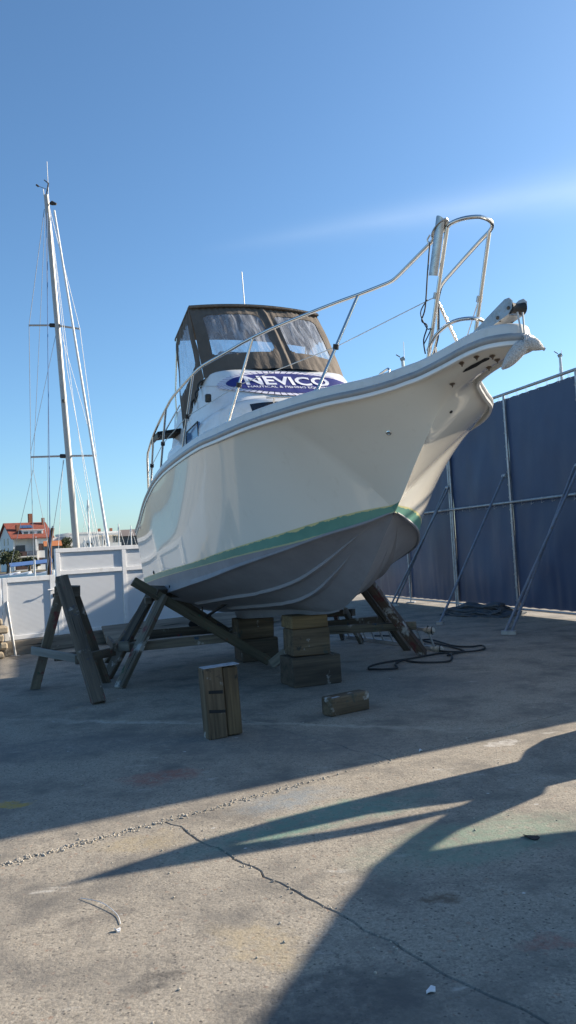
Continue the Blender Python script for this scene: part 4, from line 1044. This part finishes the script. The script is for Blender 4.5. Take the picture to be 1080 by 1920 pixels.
for k in range(6):
    L_, W_ = 1.75-.16*k+random.uniform(-.1, .1), .75-.08*k; zc_ = .03+.042*k; an_ = 2.35+random.uniform(-.12, .12)
    M = Matrix.Translation((3.9+random.uniform(-.1, .1), 16.95+random.uniform(-.08, .08), zc_)) @ Matrix.Rotation(an_, 4, 'Z')
    def fn2(u, v, L_=L_, W_=W_, k=k):
        x, y = (u-.5)*L_, (v-.5)*W_
        z = .035*noise.noise(Vector((x*2.4, y*3, k)))+.03*noise.noise(Vector((x*6, y*5, k+9)))+.02*sin(x*9+k)
        e = min(1, min(u, 1-u)*10, min(v, 1-v)*6); return (x+.06*noise.noise(Vector((y*4, k, 1))), y+.05*noise.noise(Vector((x*3, k, 5))), z-.03*(1-e) if k else max(-.02, z*.5))
    v_, f_ = grid(fn2, 26, 14); v_b = [Vector(p)-Vector((0, 0, .028)) for p in v_]; n0 = len(v_)
    ei = [i*14 for i in range(26)]+[25*14+j for j in range(1, 14)]+[i*14+13 for i in range(24, -1, -1)]+[j for j in range(12, 0, -1)]
    f_ = f_+[tuple(q+n0 for q in reversed(f)) for f in f_]+[(ei[i], ei[(i+1) % len(ei)], ei[(i+1) % len(ei)]+n0, ei[i]+n0) for i in range(len(ei))]
    link('fold', raw(v_+v_b, f_, 60), ft, M, OLDT)

# small litter on the concrete
for pts, r, nm, lab in (([(-1.12, 3.98, .004), (-1.0, 3.9, .012), (-.9, 3.78, .006), (-.86, 3.68, .004)], .0016, 'string_scrap', 'curl of white string on the sunlit concrete'), ([(-1.36, 3.06, .004), (-1.30, 3.09, .014), (-1.22, 3.12, .004)], .0022, 'string_scrap', 'short white scrap near the lower left corner')):
    o = tube(nm, smoothpath(pts, 5), r, WHITE_PAINT, None, 5, base=(pts[0][0], pts[0][1], 0)); tag(o, lab, 'litter')
def flat_bit(x, y, s_, mat, nm, lab):
    n = 9; top = [Vector((cos(a)*s_*random.uniform(.6, 1.1), sin(a)*s_*.55*random.uniform(.6, 1.1), .008+.006*sin(a*2))) for a in [i*2*pi/n for i in range(n)]]
    o = link(nm, raw(top+[p-Vector((0, 0, .005)) for p in top], [tuple(range(n)), tuple(range(2*n-1, n-1, -1))]+[(i, (i+1) % n, n+(i+1) % n, n+i) for i in range(n)]), None, Matrix.Translation((x, y, .002)) @ Matrix.Rotation(random.uniform(0, 3), 4, 'Z'), mat); tag(o, lab, 'litter')
flat_bit(-.86, 3.62, .022, WHITE_PAINT, 'paper_scrap', 'white paper scrap at the end of the string curl')
flat_bit(1.22, 4.42, .055, RUBBER, 'rubber_scrap', 'black rubber scrap on the concrete at the right')
flat_bit(.42, 3.0, .03, WHITE_PAINT, 'paper_scrap', 'white scrap in the shade by the lower slab joint')
flat_bit(.93, 6.35, .03, WHITE_PAINT, 'paper_scrap', 'white fleck near the edge of the long shadow')
# ------------------------------------------------------------------ sailing yacht behind the fence
ALW = plain('mast_alloy', (.34, .335, .32), .45, .2, .08, 3); ROPE = plain('grey_wire', (.16, .19, .23), .5, .3); BLUEL = plain('blue_line', (.05, .14, .32), .7); WHL = plain('white_line', (.7, .7, .68), .7)
def yacht_hull(name, x, y, l, parent, z0=-.7, h=1.6, rz=0.0):
    vs, fs = [], []; n = 15
    for i in range(n):
        u = i/(n-1); bw = l*.16*(sin(pi*min(1, u*.62+.22)))**.7*(1 if u < .9 else (1-u)/.1+.05)
        for yy, zz in ((0, z0-.3+.5*u*u), (bw*.75, z0), (bw, z0+h*.55+.25*u*u), (bw*.97, z0+h*.75+.3*u*u), (0, z0+h*.85+.3*u*u), (-bw*.97, z0+h*.75+.3*u*u), (-bw, z0+h*.55+.25*u*u), (-bw*.75, z0)): vs.append(((u-.45)*l, yy, zz))
    for i in range(n-1):
        for j in range(8): a = i*8+j; b2 = i*8+(j+1) % 8; fs.append((a, b2, b2+8, a+8))
    fs += [tuple(range(8)), tuple(range(n*8-8, n*8))]
    return link(name, raw(vs, fs, 40, .001), parent, Matrix.Translation((x, y, 0)) @ Matrix.Rotation(rz, 4, 'Z'), WHITE_GEL)
ya = empty('sailing_yacht', 'tall grey yacht mast with two spreaders behind the white fence', 'yacht', (-7.4, 28, -1))
yacht_hull('hull', -7.3, 28, 11, ya, -1, 2.0, -.5)
mt0, mt1 = Vector((-7.40, 28, .6)), Vector((-7.96, 28, 14.70))
wtube('mast', [mt0, mt1], [.125, .085], ALW, ya, 14)
wtube('furled_forestay', [(-7.59, 27.6, 13.95), (-5.93, 26.6, 1.2)], [.035, .05], WHL, ya, 8)
for pts in ([(-8.84, 28.2, 10.10), (-7.84, 28, 9.99), (-6.96, 27.9, 9.78)], [(-8.98, 28.2, 5.38), (-7.68, 28, 5.32), (-6.59, 27.9, 5.26)]):
    wtube('spreader', pts[:2], .035, ALW, ya); wtube('spreader', pts[1:], .035, ALW, ya)
    wtube('spreader_bracket', [Vector(pts[1])-Vector((.2, 0, -.01)), Vector(pts[1])+Vector((.16, 0, -.02))], .075, RUBBER, ya)
for pts, mt_, r in (([(-8.05, 28, 14.2), (-8.84, 28.2, 10.1), (-8.98, 28.2, 5.38), (-9.05, 28.2, 1)], ROPE, .011), ([(-7.86, 28, 14.19), (-6.96, 27.9, 9.78), (-6.59, 27.9, 5.26), (-6.35, 27.9, 1)], WHL, .010),
                   ([(-8.04, 28.2, 14.6), (-8.96, 29, 7.37), (-9.17, 29, 5.03)], ROPE, .009), ([(-9.17, 29, 5.03), (-10.3, 29, 1)], ROPE, .009), ([(-9.17, 29, 5.03), (-8.55, 29, 1)], ROPE, .009),
                   ([(-7.87, 27.7, 13.92), (-8.01, 27.6, 9.67), (-8.27, 27.5, 1)], BLUEL, .015), ([(-7.76, 28, 5.19), (-8.6, 28, 1)], ROPE, .010), ([(-7.79, 28, 5.19), (-8.2, 28, 1)], WHL, .008),
                   ([(-7.57, 28, 5.18), (-6.72, 28, 1)], WHL, .010), ([(-7.53, 28, 5.18), (-6.65, 28.3, 1)], WHL, .008), ([(-7.77, 28, 9.94), (-8.96, 28.1, 5.5)], ROPE, .008), ([(-7.70, 28, 9.88), (-6.62, 28, 5.3)], WHL, .008),
                   ([(-7.83, 27.9, 14.03), (-7.37, 27.5, 8.24), (-6.3, 27.2, 1)], WHL, .010), ([(-7.83, 27.9, 14.0), (-7.2, 27.5, 7.2), (-6.5, 27.3, 1)], WHL, .008), ([(-8.0, 28, 14.1), (-8.22, 28.2, 8.5), (-8.72, 28.6, 1)], ROPE, .006)):
    wtube('rigging', pts, r, mt_, ya, 5)
wtube('masthead_aerial', [(-7.88, 28, 14.6), (-7.88, 28, 15.92)], .012, WHL, ya, 6)
wtube('masthead_aerial', [(-8.03, 28, 14.6), (-8.06, 28, 14.95)], .014, WHL, ya, 6)
wtube('wind_vane', [(-8.26, 28, 15.06), (-7.95, 28, 14.92)], .01, RUBBER, ya, 5); wtube('wind_vane', [(-7.96, 28, 14.7), (-7.86, 28, 15.12), (-8.01, 28, 15.26)], [.02, .03, .02], RUBBER, ya, 5)
wtube('vane_tail', [(-8.30, 28, 15.10), (-8.22, 28, 15.03)], .035, RUBBER, ya, 5)
wtube('mast_lamp', [(-7.85, 27.95, 14.36), (-7.75, 27.95, 14.38), (-7.60, 27.95, 14.33)], [.03, .085, .04], RUBBER, ya, 8)
wtube('mast_light', [(-7.64, 27.87, 7.2), (-7.64, 27.87, 7.3)], .05, RUBBER, ya, 6)
# smaller masts standing in the marina
for (x, y, z, zb_, lab) in ((-11.24, 45, 5.0, -.5, 'short white mast just right of the tall grey mast'), (-11.70, 55, 3.97, -.5, 'thin pole in front of the white balcony block'), (-11.85, 60, 4.0, -.5, 'thin mast at the left of the boat stern'), (-15.37, 60, 3.3, -.5, 'stubby white pole left of the short white mast'), (-13.97, 60, 3.55, -.5, 'thin grey mast before the white balcony'),
                            (17.69, 50, 12.75, -.5, 'distant masthead showing above the blue wall at the right'), (6.99, 45, 11.95, -.5, 'tiny distant masthead showing over the bow rail')):
    e_ = empty('small_yacht', lab, 'mast', (x, y, -1), group='smaller masts in the marina')
    yacht_hull('hull', x, y, 6, e_, -1, 1.3, .3); r = .06 if y < 50 else .05
    wtube('mast', [(x, y, -.3), (x, y, z)], [r, r*.7] if z < 8 else [.11, .085], WHL, e_, 8)
    for s_ in (-1, 1): wtube('stay', [(x, y, z-.1), (x+s_*(.9 if z < 8 else .35), y, zb_+1.0 if z < 8 else z-2.8)], .012, WHL, e_, 4)
    if z > 8:
        wtube('wind_vane', [(x-.35, y, z+.28), (x-.12, y, z+.12)], .03, RUBBER, e_, 5); wtube('aerial', [(x+.1, y, z), (x+.12, y, z+(1.0 if z < 12.3 else .35))], .018, WHL, e_, 5)
        wtube('masthead', [(x-.1, y, z-.05), (x+.1, y, z+.05)], .12, ALW, e_, 6)
bs = empty('brown_spar', 'brown wrapped spar standing beside the tall mast', 'spar', (-12.1, 40, -1)); wtube('wrapped_sail', [(-12.15, 40, -.6), (-11.99, 40, 2.53), (-11.80, 40, 3.32)], [.10, .12, .09], plain('brown_cover', (.13, .06, .025), .9), bs); wtube('spar_cap', [(-11.81, 40, 3.28), (-11.79, 40, 3.42)], .05, GALV, bs)

# ------------------------------------------------------------------ houses across the marina
TILE = plain('red_roof_tiles', (.20, .05, .03), .8, 0, .3, 1.6, bmp=.5, bscale=3); WALLW = plain('white_render', (.74, .73, .70), .8, 0, .05, .3); WALLC = plain('cream_render', (.66, .64, .58), .8, 0, .05, .3)
BRICK = plain('brick_chimney', (.28, .11, .06), .9); SHUT = plain('brown_shutter', (.07, .035, .03), .6); GLZ = plain('house_glass', (.06, .08, .10), .1)
GREYW = plain('grey_render', (.34, .32, .32), .9, 0, .1, .3); DARKW = plain('dark_cladding', (.16, .13, .12), .9, 0, .15, .3)
def house_frame(cx, cy, yaw): return Matrix.Translation((cx, cy, .2)) @ Matrix.Rotation(yaw, 4, 'Z')
def hb_(parent, M, nm, x0, x1, y0, y1, z0, z1, mat, bev=0):
    return link(nm, box_mesh(x1-x0, y1-y0, z1-z0, bev), parent, M @ Matrix.Translation(((x0+x1)/2, (y0+y1)/2, (z0+z1)/2)), mat)
# local: x along the facade, y into the house, front-left corner at the origin
HM = house_frame(-51.8, 150, radians(35)); ho = empty('red_roof_house', 'white house with red tiled roof, dormer and balconies across the marina', 'house', mat=HM)
LX, DP, EV, RG = 7.3, 9.0, 6.3, 9.3
hb_(ho, HM, 'wall', 4.4, LX, 0, DP, 0, EV, WALLW); hb_(ho, HM, 'wall', 0, 4.4, 1.4, DP, 0, EV, WALLW); hb_(ho, HM, 'side_wall', 0, .25, 0, 1.4, 0, EV, WALLW)
gv = [(0.002, 0, EV), (0.002, DP, EV), (0.002, DP/2, RG-.2), (LX-.002, 0, EV), (LX-.002, DP, EV), (LX-.002, DP/2, RG-.2)]
link('gable', raw(gv, [(0, 1, 2), (3, 4, 5), (0, 2, 5, 3), (1, 2, 5, 4), (0, 1, 4, 3)]), ho, HM, WALLW)
ov = .45
rv = [(-ov, -ov, EV-.15), (LX+ov, -ov, EV-.15), (LX+ov, DP/2, RG), (-ov, DP/2, RG), (LX+ov, DP+ov, EV-.15), (-ov, DP+ov, EV-.15)]
rv += [(x, y, z-.16) for x, y, z in rv]
rf = link('roof', raw(rv, [(0, 1, 2, 3), (3, 2, 4, 5), (6, 7, 8, 9), (9, 8, 10, 11), (0, 1, 7, 6), (4, 5, 11, 10), (0, 3, 9, 6), (3, 5, 11, 9), (1, 2, 8, 7), (2, 4, 10, 8)]), ho, HM, TILE)
for x, y, s_, h_ in ((4.6, 4.8, .7, 1.3), (1.2, 1.6, .7, 1.1), (LX-.5, 3.6, .5, 1.0)): hb_(rf, HM, 'chimney', x, x+s_, y, y+s_, EV+.9, EV+(y/DP*2*3)+.9+h_*.5, BRICK)
for k in range(3): 
    M = HM @ Matrix.Translation((2.2+k*.95, 2.9, EV+2.15)) @ Matrix.Rotation(.58, 4, 'X'); link('solar_panel', box_mesh(.9, 1.0, .06, 0), rf, M, plain('solar_panel_blue', (.05, .09, .19), .2))
dm = hb_(ho, HM, 'dormer', 2.0, 6.0, .8, 3.6, EV+.15, EV+1.35, WALLW); hb_(dm, HM, 'dormer_sill', 1.8, 6.3, .55, .9, EV+.05, EV+.22, WALLW); hb_(dm, HM, 'dormer_roof', 1.8, 6.2, .6, 3.8, EV+1.352, EV+1.47, WALLW)
for x in (2.3, 3.5, 4.9): hb_(dm, HM, 'window', x, x+.8, .77, .85, EV+.35, EV+1.1, GLZ)
for x, z, wd_, h_ in ((4.75, 3.7, 1.9, 1.3), (4.75, 1.05, 1.5, 1.25)): f_ = hb_(ho, HM, 'window', x, x+wd_, -.03, .05, z, z+h_, SHUT); hb_(f_, HM, 'pane', x+wd_*.45, x+wd_*.72, -.05, -.02, z+.1, z+h_-.1, GLZ)
for z in (2.75, 0.2):
    hb_(ho, HM, 'balcony_slab', .25, 4.4, -.5, 1.4, z-.2, z, WALLC); hb_(ho, HM, 'balcony_door', .7, 2.6, 1.33, 1.42, z+.05, z+2.1, GLZ if z > 1 else SHUT)
    r_ = hb_(ho, HM, 'balustrade', .3, 2.4, -.45, -.40, z+.02, z+.8, SHUT)
    for k in range(7): hb_(ho, HM, 'baluster', 2.6+k*.26, 2.66+k*.26, -.45, -.40, z+.02, z+.75, SHUT)
    hb_(ho, HM, 'balcony_rail', .25, 4.4, -.46, -.39, z+.82, z+.9, SHUT)
hb_(ho, HM, 'pillar', 4.05, 4.35, -.4, -.1, 0, EV, WALLW)
for y, z in ((3.0, 3.2), (5.5, 3.2), (3.0, 5.0), (5.5, 5.0), (2.0, 1.0)): hb_(ho, HM, 'side_window', -.04, .05, y, y+.6, z, z+1.3, GLZ)
def simple_house(name, label, cx, cy, yaw, lx, dp, h, wallm, roofm, rise, wins, cat='house'):
    M = house_frame(cx, cy, radians(yaw)); e_ = empty(name, label, cat, mat=M)
    hb_(e_, M, 'wall', 0, lx, 0, dp, 0, h, wallm)
    if rise > 0:
        v = [(-.3, -.3, h), (lx+.3, -.3, h), (lx+.3, dp/2, h+rise), (-.3, dp/2, h+rise), (lx+.3, dp+.3, h), (-.3, dp+.3, h)]
        link('roof', raw(v, [(0, 1, 2, 3), (3, 2, 4, 5), (0, 3, 5), (1, 4, 2), (0, 1, 4, 5)]), e_, M, roofm)
    else: hb_(e_, M, 'parapet', -.1, lx+.1, -.1, dp+.1, h, h+.35, wallm)
    for x, z, a, b2 in wins: hb_(e_, M, 'window', x, x+a, -.05, .05, z, z+b2, GLZ)
    return e_, M
e_, M = simple_house('white_block', 'flat roofed white block with covered balcony behind the mast', -44.4, 162, 34, 13, 9, 6.7, WALLW, None, 0, [(3.4, 4.3, 1.2, .5), (4.2, 1.5, 2, 1.2)], 'building')
hb_(e_, M, 'balcony_floor', 5.0, 11.6, -2.6, -.1, 3.3, 3.6, WALLW); hb_(e_, M, 'balcony_front', 6.6, 11.6, -2.6, -2.45, 3.6, 4.6, WALLW); hb_(e_, M, 'balcony_roof', 6.2, 11.8, -2.8, -.12, 6.2, 6.5, WALLW)
for x in (6.7, 8.1, 9.4, 10.6, 11.3): hb_(e_, M, 'balcony_post', x, x+.14, -2.6, -2.46, 4.6, 6.2, GREYW)
for x in (7.0, 9.2, 10.4): hb_(e_, M, 'balcony_door', x, x+.9, -.14, -.06, 4.3, 6.0, GLZ)
for x in (7.2, 9.8): hb_(e_, M, 'chimney', x, x+.5, 3, 3.5, 7.05, 7.8, BRICK)
simple_house('grey_house', 'grey gabled house left of the white block', -48.2, 158, 35, 4.5, 6, 4.6, GREYW, GREYW, 1.7, [(1, 2.5, .8, 1)])
simple_house('dark_house', 'dark low building beside the boat stern', -25.2, 120, 12, 9, 7, 4.6, DARKW, DARKW, 1.1, [(.8, 3, 1, 1), (3, 3, 1, 1)], 'building')
simple_house('orange_eave_house', 'small house with orange eave between the red roof and fence', -40.2, 132, 20, 2.3, 4, 4.0, plain('blue_grey_wall', (.17, .20, .22), .8), plain('orange_tile', (.45, .15, .05), .8), .9, [(.5, 1.4, 1.2, 1)])
# ------------------------------------------------------------------ trees over there
LEAF = plain('dark_foliage', (.045, .060, .022), .8, 0, .5, .8); BARK = plain('bark', (.10, .08, .06), .95)
def tree(x, y, z0, h, rx, rz_, label, n=1500, seed=1):
    rnd = random.Random(seed); e_ = empty('tree', label, 'tree', (x, y, z0), group='trees across the marina')
    tk = wtube('trunk', [(x, y, z0), (x+.1, y, z0+h*.4), (x+.05, y, z0+h*.7)], [.22, .16, .06], BARK, e_, 7)
    for k in range(4): a = k*1.6; wtube('limb', [(x+.07, y, z0+h*.35), (x+rx*.5*cos(a), y+rx*.5*sin(a), z0+h*.62)], [.09, .03], BARK, tk, 5)
    cl = [(Vector((rnd.gauss(0, .42)*rx, rnd.gauss(0, .42)*rx, h*.62+rnd.uniform(-1, 1)*rz_*.62)), rnd.uniform(.3, .55)*rx) for _ in range(16)]
    vs, fs = [], []
    for k in range(n):
        c, r = rnd.choice(cl); d_ = Vector((rnd.gauss(0, 1), rnd.gauss(0, 1), rnd.gauss(0, 1))).normalized()*r*rnd.uniform(.55, 1); d_.z *= .7
        p = Vector((x, y, z0))+c+d_; s_ = rnd.uniform(.09, .2); q = Vector((rnd.gauss(0, 1), rnd.gauss(0, 1), rnd.gauss(0, 1))).normalized(); r2 = q.orthogonal().normalized()*s_; r3 = q.cross(r2).normalized()*s_*.6
        i = len(vs); vs += [p-r2, p+r3, p+r2, p-r3]; fs.append((i, i+1, i+2, i+3))
    off = WM[e_.name].inverted(); me = raw([off @ Vector(v) for v in vs], fs, 30, 0, False); link('crown', me, e_, WM[e_.name], LEAF)
tree(-39.6, 112, .2, 3.6, 1.9, 1.3, 'dark round tree at the left edge before the red roofed house', 1800, 1)
tree(-36.9, 113, .2, 2.6, 1.3, .9, 'lower dark bush between the round tree and the blue awning', 1200, 2)
tree(-44.2, 158, .2, 7.6, 1.6, 1.6, 'dark tree behind the red roofed house by the mast', 1500, 3)
tree(-32.6, 118, .2, 2.1, 1.0, .7, 'small green shrub under the blue awning end', 700, 4)
tree(-38.4, 140, .2, 4.2, 1.5, 1.6, 'dark hedge tree below the orange eave', 1200, 5)
# blue awning and small boats at the quay
aw = empty('blue_awning', 'blue awning on thin posts in front of the red roofed house', 'awning', (-34, 105, .2))
AWN = plain('awning_cloth', (.10, .20, .42), .7, 0, .1, 1)
av = [(-37.1, 105.6, 1.75), (-31.6, 106.4, 2.02), (-31.2, 105, 1.58), (-36.5, 104.2, 1.28)]
iv = WM[aw.name].inverted(); link('awning_sheet', raw([iv @ Vector(v) for v in av]+[iv @ (Vector(v)-Vector((0, 0, .06))) for v in av], [(0, 1, 2, 3), (4, 5, 6, 7), (0, 1, 5, 4), (1, 2, 6, 5), (2, 3, 7, 6), (3, 0, 4, 7)]), aw, WM[aw.name], AWN)
for x, y, z in ((-36.9, 105.4, 1.7), (-31.7, 106.2, 1.95), (-31.4, 105.1, 1.55), (-36.3, 104.4, 1.28), (-34, 105.8, 1.8)): wtube('awning_post', [(x, y, -.5), (x, y, z)], .045, WHL, aw, 6)
pd = link('landing_stage', box_mesh(14, 8, .5, .03), None, Matrix.Translation((-34.5, 106, -.25)), plain('stage_timber', (.30, .24, .15), .9, 0, .2, 1)); tag(pd, 'wooden landing stage with boats below the blue awning', 'pontoon')
for k, (x, y, l, lab) in enumerate(((-35.6, 100, 3.2, 'small white dinghy at the far left under the awning'), (-33.7, 99.5, 2.6, 'small white dinghy below the middle of the awning'), (-30.9, 99.0, 3.4, 'white launch moored beside the fence edge'))):
    e_ = empty('dinghy', lab, 'boat', (x, y, -.9), group='dinghies at the landing stage'); yacht_hull('hull', x, y, l, e_, -.7, 1.25, .15); hbx = block('cover', (x-.2, y, .32), (l*.4, l*.2, .2), plain('blue_cover', (.04, .08, .2), .8), e_, .15, (0, 0), .06, .02)
e_ = empty('small_yacht', 'slim white mast rising through the blue awning', 'mast', (-30.35, 95, -1), group='smaller masts in the marina'); wtube('mast', [(-30.35, 95, -.8), (-30.34, 95, 2.0)], .07, WHL, e_, 8); yacht_hull('hull', -30.35, 95, 3.5, e_, -.9, .8, .3)

# ------------------------------------------------------------------ another boat ashore to the right of the picture (only its shadow falls into view)
Sh = Vector((sin(SUN_AZ), cos(SUN_AZ), 0)); E1 = Vector((Sh.y, -Sh.x, 0)); Q = 6.0
def np_(l, z, d=0): return Sh*(Q+d)+E1*l+Vector((0, 0, z))
nb_ = empty('neighbour_boat', 'white boat ashore to the right, seen only by its shadow', 'boat', np_(-1.5, 0, .6))
def loft(name, outline, offs, mat, parent, ctr):
    vs, fs = [], []; k = len(outline); iv = WM[parent.name].inverted()
    for d_, s_ in offs:
        for l_, z in outline: vs.append(iv @ np_(ctr[0]+(l_-ctr[0])*s_, ctr[1]+(z-ctr[1])*s_, d_))
    for i in range(len(offs)-1):
        for j in range(k): a = i*k+j; b2 = i*k+(j+1) % k; fs.append((a, b2, b2+k, a+k))
    fs += [tuple(range(k))[::-1], tuple(range(len(vs)-k, len(vs)))]
    return link(name, raw(vs, fs, 40), parent, WM[parent.name], mat)
hull_o = [(-3.60, 1.66), (-3.31, 1.85), (-3.07, 1.97), (-2.87, 2.07), (-2.65, 2.18), (-2.2, 2.38), (-1.5, 2.55), (-.6, 2.62), (0, 2.55), (.1, .6), (-.9, .45), (-2.2, .7), (-2.75, 1.0), (-3.1, 1.26), (-3.31, 1.30), (-3.40, 1.38), (-3.48, 1.46), (-3.54, 1.53)]
loft('hull', hull_o, [(0, 1), (.25, .985), (.7, .92), (1.2, .75), (1.5, .5)], WHITE_GEL, nb_, (-1.5, 1.6))
loft('bow_bracket', [(-4.12, 1.16), (-3.97, 1.34), (-3.78, 1.52), (-3.56, 1.70), (-3.40, 1.78), (-3.45, 1.60), (-3.6, 1.53), (-3.71, 1.42), (-3.78, 1.27), (-3.90, 1.05), (-4.02, .98)], [(-.03, 1), (.05, 1)], GALV, nb_, (-3.8, 1.4))
pp_ = empty('shadow_caster', 'tall unseen upright on a black block, added to cast the pointed shadow', 'shadow caster', np_(-4.4, 0))  # added out of view; blade, strut and foot outlined to cast the pointed shadow
loft('blade', [(-4.56, .0), (-4.55, 1.12), (-4.53, 1.52), (-4.51, 1.70), (-4.45, 1.93), (-4.39, 2.08), (-4.27, 2.33), (-4.27, 2.0), (-4.27, 1.79), (-4.24, 1.5), (-4.09, 1.25), (-4.0, 1.0), (-3.95, 0)], [(-.03, 1), (.03, 1)], GALV, pp_, (-4.3, 1))
loft('strut', [(-4.04, 1.1), (-4.04, 1.33), (-4.12, 1.64), (-4.27, 1.92), (-4.36, 2.05), (-4.27, 2.32), (-4.19, 2.11), (-4.06, 1.80), (-3.98, 1.58), (-3.97, 1.34), (-3.97, 1.1)], [(-.02, 1), (.02, 1)], GALV, pp_, (-4.1, 1.5))
loft('foot', [(-5.0, 0), (-4.95, .40), (-4.91, .58), (-4.76, .73), (-4.60, .82), (-4.45, .93), (-4.0, .93), (-3.9, 0)], [(-.15, .9), (0, 1), (.15, .9)], RUBBER, pp_, (-4.45, .3))
bpy.context.view_layer.update()
